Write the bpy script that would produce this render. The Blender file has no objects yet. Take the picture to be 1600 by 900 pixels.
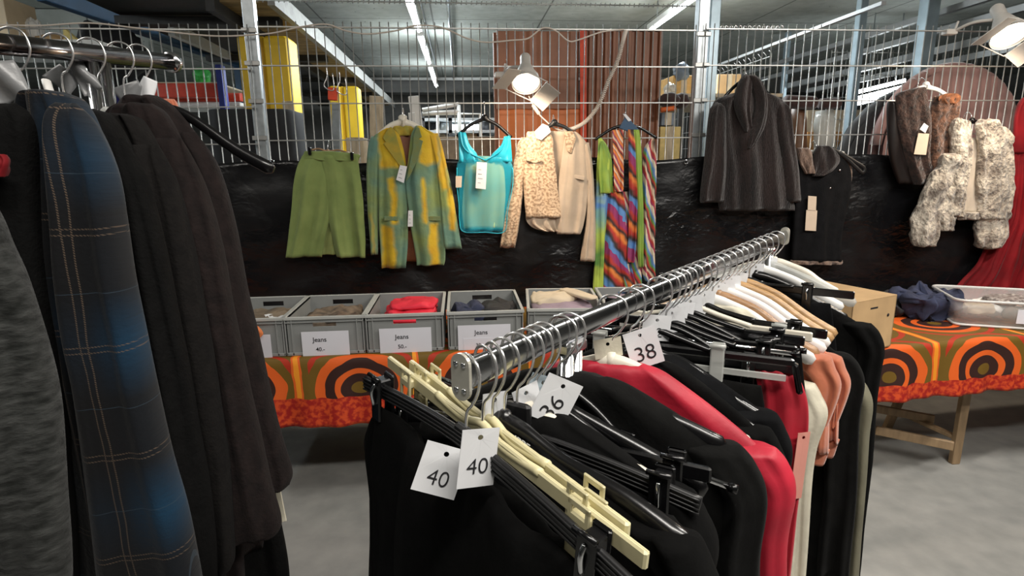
import bpy, math, random
from mathutils import Vector, Matrix, noise
random.seed(7)
C = bpy.context.scene.collection
V = Vector

# ------------------------------------------------------------------ camera
EYE, FPX = 1.55, 900.0
PIT, YAW, ROLL = math.radians(12.3), math.radians(5.0), math.radians(0.62)
fw = V((math.sin(YAW)*math.cos(PIT), math.cos(YAW)*math.cos(PIT), -math.sin(PIT)))
r0 = V((math.cos(YAW), -math.sin(YAW), 0)); u0 = r0.cross(fw)
rt = r0*math.cos(ROLL) - u0*math.sin(ROLL); up = u0*math.cos(ROLL) + r0*math.sin(ROLL)
cam = bpy.data.cameras.new('camera'); camo = bpy.data.objects.new('camera', cam); C.objects.link(camo)
cam.sensor_width = 36; cam.lens = FPX/1600*36; cam.clip_start = 0.02; cam.clip_end = 60
m = Matrix((rt, up, -fw)).transposed().to_4x4(); m.translation = V((0, 0, EYE)); camo.matrix_world = m
bpy.context.scene.camera = camo

# ------------------------------------------------------------------ world, view
sc = bpy.context.scene
w = bpy.data.worlds.new('world'); sc.world = w; w.use_nodes = True
w.node_tree.nodes['Background'].inputs[0].default_value = (0.75, 0.85, 1, 1)
w.node_tree.nodes['Background'].inputs[1].default_value = 0.05
vs = sc.view_settings
vs.view_transform = 'Standard'; vs.look = 'None'; vs.gamma = 1; vs.use_curve_mapping = False; vs.exposure = 0.55

def light(name, kind, loc, power, col, size=None, aim=None, **kw):
    l = bpy.data.lights.new(name, kind); l.energy = power; l.color = col
    for k, v in kw.items(): setattr(l, k, v)
    if size:
        l.shape = 'RECTANGLE'; l.size, l.size_y = size
    o = bpy.data.objects.new(name, l); C.objects.link(o); o.location = loc
    if aim is not None: o.rotation_euler = (V(aim)-V(loc)).to_track_quat('-Z', 'Y').to_euler()
    return o
CZ = 3.15
COOL = (0.88, 0.96, 1.0); WARM = (1.0, 0.80, 0.60)
# strip lights of the sales aisle, overhead and just behind the photographer
light('aisle_strip', 'AREA', (1.0, -0.3, CZ-.15), 62, (1, .95, .88), (2.6, .12), (1.0, 0.3, 0))
light('aisle_strip', 'AREA', (-2.2, 1.6, CZ-.15), 12, (1, .95, .88), (1.6, .12), (-1.6, 2.2, 0))
light('aisle_strip', 'AREA', (2.6, 1.2, CZ-.15), 48, (1, .95, .88), (1.6, .12), (2.2, 2.2, 0))

# ------------------------------------------------------------------ pixel rays -> points
def ray(px, py): return fw + rt*((px-800)/FPX) + up*((450-py)/FPX)
def PY(px, py, Y):
    d = ray(px, py); t = Y/d.y; return V((d.x*t, Y, EYE+d.z*t))
def PZ(px, py, z):
    d = ray(px, py); t = (z-EYE)/d.z; return V((d.x*t, d.y*t, z))
def PX(px, py, x):
    d = ray(px, py); t = x/d.x; return V((x, d.y*t, EYE+d.z*t))
def PD(px, py, D): return V((0, 0, EYE)) + ray(px, py)*D

# ------------------------------------------------------------------ naming
def tag(o, label=None, cat=None, group=None, kind=None):
    if label: o['label'] = label
    if cat: o['category'] = cat
    if group: o['group'] = group
    if kind: o['kind'] = kind
    return o
def empty(name, loc, label, cat, group=None, mat=None):
    o = bpy.data.objects.new(name, None); C.objects.link(o); o.empty_display_size = .05
    if mat is not None:
        l, q, _ = mat.decompose(); o.location = l; o.rotation_euler = q.to_euler()
    else: o.location = loc
    return tag(o, label, cat, group)
def copy_tree(o, parent=None):
    c = o.copy(); C.objects.link(c)
    if parent is not None: c.parent = parent
    for ch in [k for k in C.objects if k.parent == o]: copy_tree(ch, c)
    return c

# ------------------------------------------------------------------ mesh builder
def wmat(o):
    m = Matrix.LocRotScale(o.location, o.rotation_euler, None)
    return wmat(o.parent) @ m if o.parent else m
class MB:
    def __init__(s): s.v = []; s.f = []; s.uv = []; s.sm = []
    def add(s, vs, fs, uvs=None, smooth=False):
        n = len(s.v); s.v += [V(p) for p in vs]
        s.uv += uvs if uvs else [(p[0], p[2]) for p in vs]
        for f in fs: s.f.append([i+n for i in f]); s.sm.append(smooth)
        return s
    def box(s, lo, hi, M=None, bev=0.0):
        (x0, y0, z0), (x1, y1, z1) = lo, hi
        if bev <= 0:
            vs = [V((x, y, z)) for z in (z0, z1) for x, y in ((x0, y0), (x1, y0), (x1, y1), (x0, y1))]
            fs = [(3, 2, 1, 0), (4, 5, 6, 7), (0, 1, 5, 4), (1, 2, 6, 5), (2, 3, 7, 6), (3, 0, 4, 7)]
        else:
            b = min(bev, abs(x1-x0)*.45, abs(y1-y0)*.45, abs(z1-z0)*.45)
            def ring(i, z):
                return [V(p) for p in ((x0+i+b, y0+i, z), (x1-i-b, y0+i, z), (x1-i, y0+i+b, z), (x1-i, y1-i-b, z), (x1-i-b, y1-i, z), (x0+i+b, y1-i, z), (x0+i, y1-i-b, z), (x0+i, y0+i+b, z))]
            vs = ring(b*.9, z0)+ring(0, z0+b)+ring(0, z1-b)+ring(b*.9, z1)
            fs = [tuple(reversed(range(8))), tuple(range(24, 32))]
            for k in range(3):
                for i in range(8): fs.append((k*8+i, k*8+(i+1) % 8, k*8+8+(i+1) % 8, k*8+8+i))
        if M is not None: vs = [M @ p for p in vs]
        return s.add(vs, fs)
    def bar(s, a, b, wx, wz, upv=(0, 0, 1), bev=0.0):       # rectangular bar from a to b
        a, b = V(a), V(b); d = b-a; L = d.length; d.normalize()
        sd = d.cross(V(upv)).normalized(); u = sd.cross(d)
        M = Matrix((sd, d, u)).transposed().to_4x4(); M.translation = a
        return s.box((-wx/2, 0, -wz/2), (wx/2, L, wz/2), M, bev)
    def tube(s, pts, r, n=8, closed=False, rz=None, upv=None):
        pts = [V(p) for p in pts]; N = len(pts)
        rs = r if isinstance(r, (list, tuple)) else [r]*N
        t0 = None; nrm = None; vs = []
        for i, p in enumerate(pts):
            if closed: t = pts[(i+1) % N]-pts[i-1]
            else: t = pts[min(i+1, N-1)]-pts[max(i-1, 0)]
            t = t.normalized() if t.length > 1e-9 else V((0, 0, 1))
            if nrm is None:
                a = V(upv) if upv else (V((0, 0, 1)) if abs(t.z) < .9 else V((1, 0, 0)))
                nrm = (a - t*a.dot(t)).normalized()
            elif upv:
                a = V(upv); q = a-t*a.dot(t)
                if q.length > .05: nrm = q.normalized()
            else:
                nrm = (nrm - t*nrm.dot(t)).normalized()
            b = t.cross(nrm)
            for k in range(n):
                a = 2*math.pi*k/n
                vs.append(p + nrm*math.cos(a)*rs[i]*(rz or 1) + b*math.sin(a)*rs[i])
        fs = []
        for i in range(N if closed else N-1):
            for k in range(n):
                j = (i+1) % N
                fs.append((i*n+k, i*n+(k+1) % n, j*n+(k+1) % n, j*n+k))
        if not closed: fs += [tuple(reversed(range(n))), tuple(range((N-1)*n, N*n))]
        return s.add(vs, fs, None, True)
    def disc(s, c, r, h, n=24, axis=(0, 0, 1)):
        c = V(c); ax = V(axis).normalized()
        return s.tube([c, c+ax*h], r, n)
    def prism(s, poly, fn, t):                               # poly of 2D points, fn(p, depth) -> 3D
        n = len(poly); vs = [fn(p, 0) for p in poly]+[fn(p, t) for p in poly]
        fs = [tuple(range(n)), tuple(reversed(range(n, 2*n)))]+[((i+1) % n, i, n+i, n+(i+1) % n) for i in range(n)]
        return s.add(vs, fs)
    def lathe(s, prof, c, axis=(0, 0, 1), n=28):
        c = V(c); ax = V(axis).normalized(); a = V((0, 0, 1)) if abs(ax.z) < .9 else V((1, 0, 0))
        e1 = (a-ax*a.dot(ax)).normalized(); e2 = ax.cross(e1); vs = []
        for r, h in prof:
            for k in range(n):
                t = 2*math.pi*k/n; vs.append(c+ax*h+(e1*math.cos(t)+e2*math.sin(t))*r)
        fs = []
        for i in range(len(prof)-1):
            for k in range(n): fs.append((i*n+k, i*n+(k+1) % n, (i+1)*n+(k+1) % n, (i+1)*n+k))
        return s.add(vs, fs, None, True)
    def grid(s, fn, nu, nv, smooth=True):                    # fn(u,v) -> point, u,v in 0..1
        vs = []; uv = []
        for j in range(nv+1):
            for i in range(nu+1): vs.append(fn(i/nu, j/nv)); uv.append((i/nu, j/nv))
        fs = [(j*(nu+1)+i, j*(nu+1)+i+1, (j+1)*(nu+1)+i+1, (j+1)*(nu+1)+i) for j in range(nv) for i in range(nu)]
        return s.add(vs, fs, uv, smooth)
    def loft(s, rows, nr=40, n=44, fold=.006, nf=5, seed=0, power=.75, low=1.0, uvm=False, crumple=0.0, grow=.35, diag=0.0, captop=.07, capbot=.02):
        """rows: (centre, wide half-vector, thick half-vector); a closed cloth body with folds running down it"""
        rnd = random.Random(seed); ph = [rnd.random()*6.28 for _ in range(4)]; R = len(rows)
        def at(t):
            x = t*(R-1); i = min(int(x), R-2); f = x-i
            def cr(k):
                p0, p1, p2, p3 = rows[max(i-1, 0)][k], rows[i][k], rows[i+1][k], rows[min(i+2, R-1)][k]
                m1 = (p2-p0)*.5 if i > 0 else p2-p1
                m2 = (p3-p1)*.5 if i < R-2 else p2-p1
                h = f*f; g = h*f
                return p1*(2*g-3*h+1)+m1*(g-2*h+f)+p2*(3*h-2*g)+m2*(g-h)
            return cr(0), cr(1), cr(2)
        vs = []; uv = []; Ln = 0; last = None
        for j in range(nr+1):
            t = j/nr; c, a, b = at(t)
            if last is not None: Ln += (c-last).length
            last = c
            e = 1.0
            if t < captop: e = max(.12, math.sqrt(max(0, 1-(1-t/captop)**2)))
            if t > 1-capbot: e = max(.3, math.sqrt(max(0, 1-((t-1+capbot)/capbot)**2)))
            bn = b.normalized() if b.length > 1e-9 else V((0, -1, 0))
            am = fold*(grow+(1-grow)*t*low)
            for k in range(n):
                th = 2*math.pi*k/n; cx, sx = math.cos(th), math.sin(th)
                ux = math.copysign(abs(cx)**power, cx); sy = math.copysign(abs(sx)**.8, sx)
                q = ux*nf+diag*t
                d = am*(math.sin(q*1.57+ph[0]+1.1*t)+.6*math.sin(q*2.9+ph[1]-1.7*t)+.35*math.sin(q*5.1+ph[2]+2.3*t))
                d += am*1.9*noise.noise(V((ux*nf*.8+seed*3.1, t*2.2+seed, seed*1.7)))
                d *= (1-.6*abs(ux)**4)
                p = c+a*ux+b*sy*e+bn*d
                p = p+noise.noise_vector(p*6+V((0, seed*.37, 0)))*fold*.45
                if crumple:
                    nv = noise.noise_vector(p*14+V((seed, 0, 0)))*crumple+noise.noise_vector(p*34)*crumple*.4
                    p = p+nv*(1-.3*t)
                vs.append(p)
                uv.append((p.x, p.z) if uvm else (ux*a.length, -Ln))
        fs = [(j*n+k, (j+1)*n+k, (j+1)*n+(k+1) % n, j*n+(k+1) % n) for j in range(nr) for k in range(n)]
        fs += [tuple(range(n)), tuple(reversed(range(nr*n, nr*n+n)))]
        return s.add(vs, fs, uv, True)
    def build(s, name, mat, parent=None, label=None, cat=None, group=None, kind=None, local=False):
        me = bpy.data.meshes.new(name)
        vs = s.v
        if parent is not None and not local:
            inv = wmat(parent).inverted(); vs = [inv @ p for p in vs]; loc = None
        if parent is None and not local:
            lo = [min(p[i] for p in vs) for i in range(3)]; hi = [max(p[i] for p in vs) for i in range(3)]
            loc = V(((lo[0]+hi[0])/2, (lo[1]+hi[1])/2, lo[2])); vs = [p-loc for p in vs]
        else: loc = None
        me.from_pydata([tuple(p) for p in vs], [], s.f)
        me.polygons.foreach_set('use_smooth', s.sm)
        ul = me.uv_layers.new(name='UVMap')
        for lp in me.loops: ul.data[lp.index].uv = s.uv[lp.vertex_index]
        me.validate(); me.update()
        if isinstance(mat, (list, tuple)):
            for q in mat: me.materials.append(q)
        else: me.materials.append(mat)
        o = bpy.data.objects.new(name, me); C.objects.link(o)
        if loc is not None: o.location = loc
        if parent is not None: o.parent = parent
        if any(s.sm) and not all(s.sm):
            pass
        return tag(o, label, cat, group, kind)

def spline(pts, n=8):
    pts = [V(p) for p in pts]; out = []
    for i in range(len(pts)-1):
        p0, p1, p2, p3 = pts[max(i-1, 0)], pts[i], pts[i+1], pts[min(i+2, len(pts)-1)]
        for k in range(n):
            t = k/n
            out.append(.5*((2*p1)+(p2-p0)*t+(2*p0-5*p1+4*p2-p3)*t*t+(3*p1-p0-3*p2+p3)*t**3))
    out.append(pts[-1]); return out

def text_mesh(name, txt, size, M, mat, parent, bold=0.0, align='CENTER'):
    cu = bpy.data.curves.new(name, 'FONT'); cu.body = txt; cu.size = size; cu.align_x = align; cu.align_y = 'CENTER'
    cu.extrude = .0002; cu.offset = bold
    t = bpy.data.objects.new(name+'_tmp', cu); C.objects.link(t)
    me = bpy.data.meshes.new_from_object(t)
    bpy.data.objects.remove(t); bpy.data.curves.remove(cu)
    inv = wmat(parent).inverted() if parent else Matrix()
    me.transform(inv @ M); me.materials.clear(); me.materials.append(mat)
    o = bpy.data.objects.new(name, me); C.objects.link(o); o.parent = parent
    return o

# ------------------------------------------------------------------ materials
def mat(name, col, rough=.6, metal=0, noise_amt=.15, nscale=20, bump=.0, bscale=60, sheen=0, alpha=1, emit=None, trans=0, col2=None, spec=.5, bdist=.004, stretch=None):
    m = bpy.data.materials.new(name); m.use_nodes = True; nt = m.node_tree; b = nt.nodes['Principled BSDF']
    b.inputs['Roughness'].default_value = rough; b.inputs['Metallic'].default_value = metal
    b.inputs['Specular IOR Level'].default_value = spec
    if sheen: b.inputs['Sheen Weight'].default_value = sheen
    if alpha < 1: b.inputs['Alpha'].default_value = alpha
    if trans: b.inputs['Transmission Weight'].default_value = trans
    if emit:
        b.inputs['Emission Color'].default_value = (*emit[0], 1); b.inputs['Emission Strength'].default_value = emit[1]
    tc = nt.nodes.new('ShaderNodeTexCoord'); src = tc.outputs['Object']
    if stretch:
        mp = nt.nodes.new('ShaderNodeMapping'); mp.inputs['Scale'].default_value = stretch
        nt.links.new(src, mp.inputs[0]); src = mp.outputs[0]
    n = nt.nodes.new('ShaderNodeTexNoise'); n.inputs['Scale'].default_value = nscale; n.inputs['Detail'].default_value = 4
    nt.links.new(src, n.inputs['Vector'])
    r = nt.nodes.new('ShaderNodeValToRGB')
    c2 = col2 or tuple(max(0, c*(1-noise_amt*2)) for c in col)
    r.color_ramp.elements[0].color = (*c2, 1); r.color_ramp.elements[0].position = .3
    r.color_ramp.elements[1].color = (*col, 1); r.color_ramp.elements[1].position = .7
    nt.links.new(n.outputs['Fac'], r.inputs[0]); nt.links.new(r.outputs[0], b.inputs['Base Color'])
    if bump:
        n2 = nt.nodes.new('ShaderNodeTexNoise'); n2.inputs['Scale'].default_value = bscale; n2.inputs['Detail'].default_value = 5
        nt.links.new(src, n2.inputs['Vector'])
        bp = nt.nodes.new('ShaderNodeBump'); bp.inputs['Strength'].default_value = bump; bp.inputs['Distance'].default_value = bdist
        nt.links.new(n2.outputs['Fac'], bp.inputs['Height']); nt.links.new(bp.outputs[0], b.inputs['Normal'])
    return m

class NG:                                                    # small node-graph helper
    def __init__(s, m): s.nt = m.node_tree; s.b = s.nt.nodes['Principled BSDF']
    def n(s, t, **kw):
        x = s.nt.nodes.new(t)
        for k, v in kw.items(): setattr(x, k, v)
        return x
    def l(s, a, b): s.nt.links.new(a, b)
    def math(s, op, a, b=None, c=None):
        x = s.n('ShaderNodeMath', operation=op)
        for i, q in enumerate((a, b, c)):
            if q is None: continue
            if isinstance(q, (int, float)): x.inputs[i].default_value = q
            else: s.l(q, x.inputs[i])
        return x.outputs[0]
    def ramp(s, fac, stops, interp='LINEAR'):
        r = s.n('ShaderNodeValToRGB'); e = r.color_ramp; e.interpolation = interp
        while len(e.elements) < len(stops): e.elements.new(.5)
        for el, (p, c) in zip(e.elements, stops): el.position = p; el.color = (*c, 1)
        s.l(fac, r.inputs[0]); return r.outputs[0]
    def mix(s, f, a, b, mode='MIX'):
        x = s.n('ShaderNodeMix', data_type='RGBA', blend_type=mode)
        for i, q in ((0, f), (6, a), (7, b)):
            if isinstance(q, (int, float)): x.inputs[i].default_value = q
            elif isinstance(q, tuple): x.inputs[i].default_value = (*q, 1)
            else: s.l(q, x.inputs[i])
        return x.outputs[2]
    def uv(s):
        t = s.n('ShaderNodeTexCoord'); x = s.n('ShaderNodeSeparateXYZ'); s.l(t.outputs['UV'], x.inputs[0])
        return x.outputs[0], x.outputs[1], t.outputs['UV']
    def noise(s, vec, scale, detail=3):
        n = s.n('ShaderNodeTexNoise'); n.inputs['Scale'].default_value = scale; n.inputs['Detail'].default_value = detail
        if vec is not None: s.l(vec, n.inputs['Vector'])
        return n.outputs['Fac']
    def bump(s, h, strength=.5, dist=.005):
        b = s.n('ShaderNodeBump'); b.inputs['Strength'].default_value = strength; b.inputs['Distance'].default_value = dist
        s.l(h, b.inputs['Height']); s.l(b.outputs[0], s.b.inputs['Normal'])
    def col(s, c): s.l(c, s.b.inputs['Base Color'])

M = {}
M['chrome'] = mat('chrome', (.66, .67, .69), .17, 1, .05)
M['dark_chrome'] = mat('dark_chrome', (.16, .15, .15), .16, 1, .1)
M['hook'] = mat('hook_steel', (.80, .80, .80), .25, .85, .05)
M['galv'] = mat('galvanised', (.50, .54, .56), .42, .75, .12, 25)
M['wire'] = mat('fence_wire', (.52, .52, .50), .42, .7, .1, 30)
M['paper'] = mat('paper', (.72, .73, .75), .8, 0, .03, 6)
M['beigetag'] = mat('kraft_tag', (.72, .58, .44), .8, 0, .05)
M['ink'] = mat('ink', (.012, .012, .015), .7)
M['blackpl'] = mat('black_plastic', (.005, .005, .0055), .25, 0, .1)
M['blackpl2'] = mat('black_plastic_matte', (.009, .009, .0095), .42, 0, .1)
M['cream'] = mat('cream_plastic', (.66, .60, .36), .4, 0, .06)
M['ivory'] = mat('ivory_plastic', (.74, .69, .58), .4, 0, .05)
M['white'] = mat('white_plastic', (.78, .77, .74), .4, 0, .04)
M['clear'] = mat('clear_plastic', (.62, .63, .6), .15, 0, .04, alpha=.55)
M['wood'] = mat('wood_hanger', (.42, .24, .12), .4, 0, .25, 30, stretch=(1, 6, 6))
M['paperlabel'] = mat('label_paper', (.70, .70, .76), .8, 0, .03, 6)
M['orange'] = mat('orange_rib', (.75, .15, .03), .6)
M['red'] = mat('red_cloth', (.48, .010, .028), .55, 0, .2, 10, .25, 30, sheen=.1)
M['pinkred'] = mat('crimson_cloth', (.50, .012, .035), .6, 0, .2, 14, .3, 40)
def black(nm, c=.0035, tint=(1, 1, 1), sh=.0): return mat(nm, tuple(c*t for t in tint), .95, 0, .3, 30, .35, 160, sheen=sh, spec=.12, bdist=.002)
M['black'] = black('black_cloth'); M['black2'] = black('black_wool', .005, (1, 1, .95), .02); M['black3'] = black('black_satin', .0055, (.9, .95, 1.1), .0)
# ================================================================== SETTING
def concrete(name, c1, c2, board=True, rough=.85):
    m = mat(name, c1, rough); g = NG(m)
    tc = g.n('ShaderNodeTexCoord'); sx = g.n('ShaderNodeSeparateXYZ'); g.l(tc.outputs['Object'], sx.inputs[0])
    n1 = g.noise(tc.outputs['Object'], 1.3, 8); n2 = g.noise(tc.outputs['Object'], 9, 6)
    f = g.math('ADD', g.math('MULTIPLY', n1, .6), g.math('MULTIPLY', n2, .4))
    c = g.ramp(f, [(.35, c2), (.65, c1)])
    h = n2
    if board:
        a = g.math('ABSOLUTE', g.math('SUBTRACT', g.math('FRACT', g.math('DIVIDE', sx.outputs[0], 1.25)), .5))
        b = g.math('ABSOLUTE', g.math('SUBTRACT', g.math('FRACT', g.math('DIVIDE', sx.outputs[1], 2.5)), .5))
        s = g.math('MAXIMUM', g.math('GREATER_THAN', a, .493), g.math('GREATER_THAN', b, .4965))
        c = g.mix(s, c, tuple(q*.45 for q in c2))
        sp = g.math('GREATER_THAN', g.noise(tc.outputs['Object'], 22, 2), .73)
        c = g.mix(sp, c, tuple(q*.35 for q in c2))
    g.col(c); g.bump(h, .3, .01); return m
M['ceil'] = concrete('board_concrete', (.46, .49, .46), (.30, .32, .29))
M['floor'] = concrete('floor_concrete', (.36, .355, .335), (.21, .215, .205), False, .7)
M['wallc'] = concrete('wall_concrete', (.16, .16, .155), (.09, .09, .085), False)

X0, X1, Y0, Y1 = -9, 11, -4, 13.2
MB().box((X0, Y0, -.1), (X1, Y1, 0)).build('floor', M['floor'], kind='structure')
MB().box((X0, Y0, CZ), (X1, Y1, CZ+.1)).build('ceiling', M['ceil'], kind='structure')
MB().box((X0, Y1, 0), (X1, Y1+.1, CZ)).build('wall_back', M['wallc'], kind='structure')
MB().box((X0-.1, Y0, 0), (X0, Y1, CZ)).build('wall_left', M['wallc'], kind='structure')
MB().box((X1, Y0, 0), (X1+.1, Y1, CZ)).build('wall_right', M['wallc'], kind='structure')
MB().box((X0, Y0-.1, 0), (X1, Y0, CZ)).build('wall_front', M['wallc'], kind='structure')
# ceiling downstand and pipes
MB().box((-2.2, 11.6, CZ-.28), (X1, 12.0, CZ)).build('trim_1', M['wallc'], kind='structure')

# fluorescent strips on the ceiling
def strip(a, b, power, label, nseg=1):
    a, b = V(a), V(b); root = empty('strip_light', (a+b)/2, label, 'ceiling light', 'strip lights under the concrete ceiling')
    d = (b-a)
    for q in (.15, .85):
        pq = a+d*q; MB().tube([pq+V((0, 0, .06)), V((pq.x, pq.y, CZ))], .006, 6).build('suspension_rod', M['galv'], root)
    hb = MB(); hb.bar(a+V((0, 0, .035)), b+V((0, 0, .035)), .07, .05); hb.build('housing', M['whitepaint'], root)
    for k in range(nseg):
        p = a+d*((k+.04)/nseg); q = a+d*((k+.96)/nseg)
        MB().tube([p, q], .014, 10).build('tube', M['tube'], root)
        mid = (p+q)/2
        l = light('strip_glow', 'AREA', mid-V((0, 0, .03)), power, COOL, (.08, (q-p).length), mid-V((0, 0, 1)))
        l.rotation_euler = (0, 0, math.atan2(-(d.x), d.y)); l.parent = root
        l.location = mid-V((0, 0, .03))-root.location
        l2 = light('strip_wash', 'POINT', (0, 0, 0), power*.75, COOL, shadow_soft_size=.1); l2.parent = root; l2.location = mid-V((0, 0, .1))-root.location
M['whitepaint'] = mat('white_paint', (.7, .7, .68), .4, 0, .04)
M['tube'] = mat('lamp_tube', (1, 1, 1), .5, emit=((.9, .97, 1), 14))
LZ = CZ-.24
p0, p1 = PZ(638, 0, LZ), PZ(686, 135, LZ)
p0, p1 = V((p0.x, 4.6, LZ)), V((p0.x+.02, 11.2, LZ))
strip(p0, p0.lerp(p1, .31), 26, 'bright strip light directly above the green and yellow blazer, nearest of its row')
strip(p0.lerp(p1, .34), p0.lerp(p1, .62), 26, 'bright strip light in the middle of the receding row above the blazer')
strip(p0.lerp(p1, .66), p1, 22, 'bright strip light at the far end of the receding row above the blazer')
MB().tube([V((p0.x+.05, 4.3, CZ-.03)), V((p0.x+.05, 11.5, CZ-.03))], .012, 8).build('cable_tray', M['galv'], label='thin grey conduit running along the ceiling beside the row of strip lights', cat='conduit')
q0 = PZ(1082, 0, LZ); q1 = PZ(998, 45, LZ)
strip((-4.6, 2.4, CZ-.12), (-4.6, 5.4, CZ-.12), 34, 'added strip light brightening the far left storage area')  # added strip, put in to brighten the box and storage at upper left
strip((q0.x, 4.9, LZ), (q0.x+.02, q1.y+.1, LZ), 34, 'bright strip light just left of the tall galvanised post')
r_ = PZ(700, 0, CZ-.05)
MB().tube([V((r_.x, 4.5, CZ-.05)), V((r_.x, 11.6, CZ-.05))], .018, 8).build('ceiling_pipe', M['galv'], label='slim straight pipe under the ceiling above the turquoise top', cat='pipe')
a, b = PY(560, 123, 11.4), PY(1100, 123, 11.4)
MB().tube([a, b], .03, 8).build('cross_pipe', M['whitepaint'], label='pale pipe crossing the hall near the back wall', cat='pipe')
# toothed cable high in front of the ceiling
mb = MB(); a, b = PY(385, 0, 4.1), PY(1095, 10, 4.1); mb.tube([a, b], .004, 6)
for k in range(90):
    p = a.lerp(b, k/90); mb.tube([p-V((0, 0, .012)), p+V((.004, 0, .012))], .004, 5)
mb.build('wire_cable', M['wire'], label='thin twisted wire with short barbs strung across under the ceiling', cat='wire')

# ================================================================== FENCE
FY = 3.47
ZT = 2.285
def fence_post(px0, px1, w, label, zb=0, Y=FY+.05, ztop=None):
    a = PY(px0, 0, Y); b = PY(px1, 245, Y); x = (a.x+b.x)/2
    mb = MB(); mb.box((x-w/2, Y-w/2, zb), (x+w/2, Y+w/2, ztop or CZ-.01), None, .004)
    o = mb.build('fence_post', M['galv'], None, label, 'post', 'galvanised fence posts')
    for z in (1.7, 1.9, 2.1, 2.27): MB().box((x-w/2-.01, Y-w/2-.012, z-.012), (x+w/2+.01, Y-w/2, z+.012), None, .002).build('clamp', M['wire'], o)
    return o
fence_post(391.5, 409, .062, 'square galvanised fence post rising left of the green skirt')
fence_post(1098, 1086, .066, 'square galvanised fence post rising left of the dark fur coat')
fence_post(1700, 1650, .066, 'square galvanised fence post outside the right end')
def mesh_panel(x0, x1, z0, z1, Y, label, pts_up=.03, name='wire_fence', wr=.0031, step=.05):
    mb = MB(); n = int(round((x1-x0)/step))
    for i in range(n+1):
        x = x0+i*(x1-x0)/n; j = .002*math.sin(i*1.7)
        mb.tube([(x, Y, z0), (x+j, Y, z1+pts_up)], wr, 5)
    z = z1; k = 0
    while z > z0:
        mb.bar((x0, Y-.005, z), (x1, Y-.005, z), .006, .006)
        mb.bar((x0, Y+.005, z), (x1, Y+.005, z), .006, .006)
        z -= .2; k += 1
    return mb.build(name, M['wire'], None, label, 'fence panel', 'welded wire fence panels')
xa = PY(400, 100, FY).x; xb = PY(1092, 100, FY).x
mesh_panel(xa-2.5, xa-.03, .28, ZT-.018, FY, 'wire mesh fence panel behind the dark coats left of the first post')
mesh_panel(xa+.03, xb-.03, .28, ZT, FY, 'wire mesh fence panel between the two square posts, carrying the bright clothes')
mesh_panel(xb+.03, xb+2.55, .28, ZT+.01, FY, 'wire mesh fence panel right of the second post, carrying the furs')

# ---- black plastic tarp hung on the lower fence
def tarpm():
    m = mat('tarp_plastic', (.006, .006, .007), .22, 0, .1); g = NG(m)
    tc = g.n('ShaderNodeTexCoord')
    mp = g.n('ShaderNodeMapping'); mp.inputs['Scale'].default_value = (1, 1, 1.6); g.l(tc.outputs['Object'], mp.inputs[0])
    v = g.n('ShaderNodeTexVoronoi', feature='DISTANCE_TO_EDGE'); v.inputs['Scale'].default_value = 13
    n0 = g.n('ShaderNodeTexNoise'); n0.inputs['Scale'].default_value = 6; g.l(mp.outputs[0], n0.inputs['Vector'])
    ad = g.mix(.25, mp.outputs[0], n0.outputs['Color']); g.l(ad, v.inputs['Vector'])
    n = g.noise(mp.outputs[0], 11, 6)
    h = g.math('ADD', g.math('MULTIPLY', v.outputs['Distance'], .5), n)
    tc2 = g.noise(tc.outputs['Object'], 2.3, 2); msk = g.ramp(tc2, [(.42, (.12,)*3), (.62, (1,)*3)]); g.bump(g.math('MULTIPLY', h, msk), .6, .02)
    r = g.ramp(g.noise(mp.outputs[0], 3, 2), [(.4, (.42,)*3), (.65, (.16,)*3)]); g.l(r, g.b.inputs['Roughness']); return m
M['tarp'] = tarpm()
TY = FY-.03
def tarp_fn(u, v):
    x = -2.6+u*7.0; zt = 1.565-.012*math.sin(u*50)
    z = zt*(1-v)+.02*v
    y = TY-.012-.03*v+.014*noise.noise(V((x*2.2, z*2.0, 3)))+.008*noise.noise(V((x*7, z*9, 1)))+.012*math.sin(z*9+.4*math.sin(x*2))*.5
    return V((x, y, z))
mb = MB(); mb.grid(tarp_fn, 260, 60)
tp = mb.build('tarpaulin', M['tarp'], None, 'glossy creased black plastic tarpaulin covering the lower fence', 'tarpaulin')
sm = tp.modifiers.new('s', 'SOLIDIFY'); sm.thickness = .002
for px in (425, 1072, 652, 895, 1190):
    p = PY(px, 253, TY-.02)
    e = MB(); e.tube([p+V((math.cos(t)*.011, 0, math.sin(t)*.011)) for t in [k*math.pi/8 for k in range(16)]], .0035, 6, True); e.build('eyelet', M['chrome'], tp)

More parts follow.
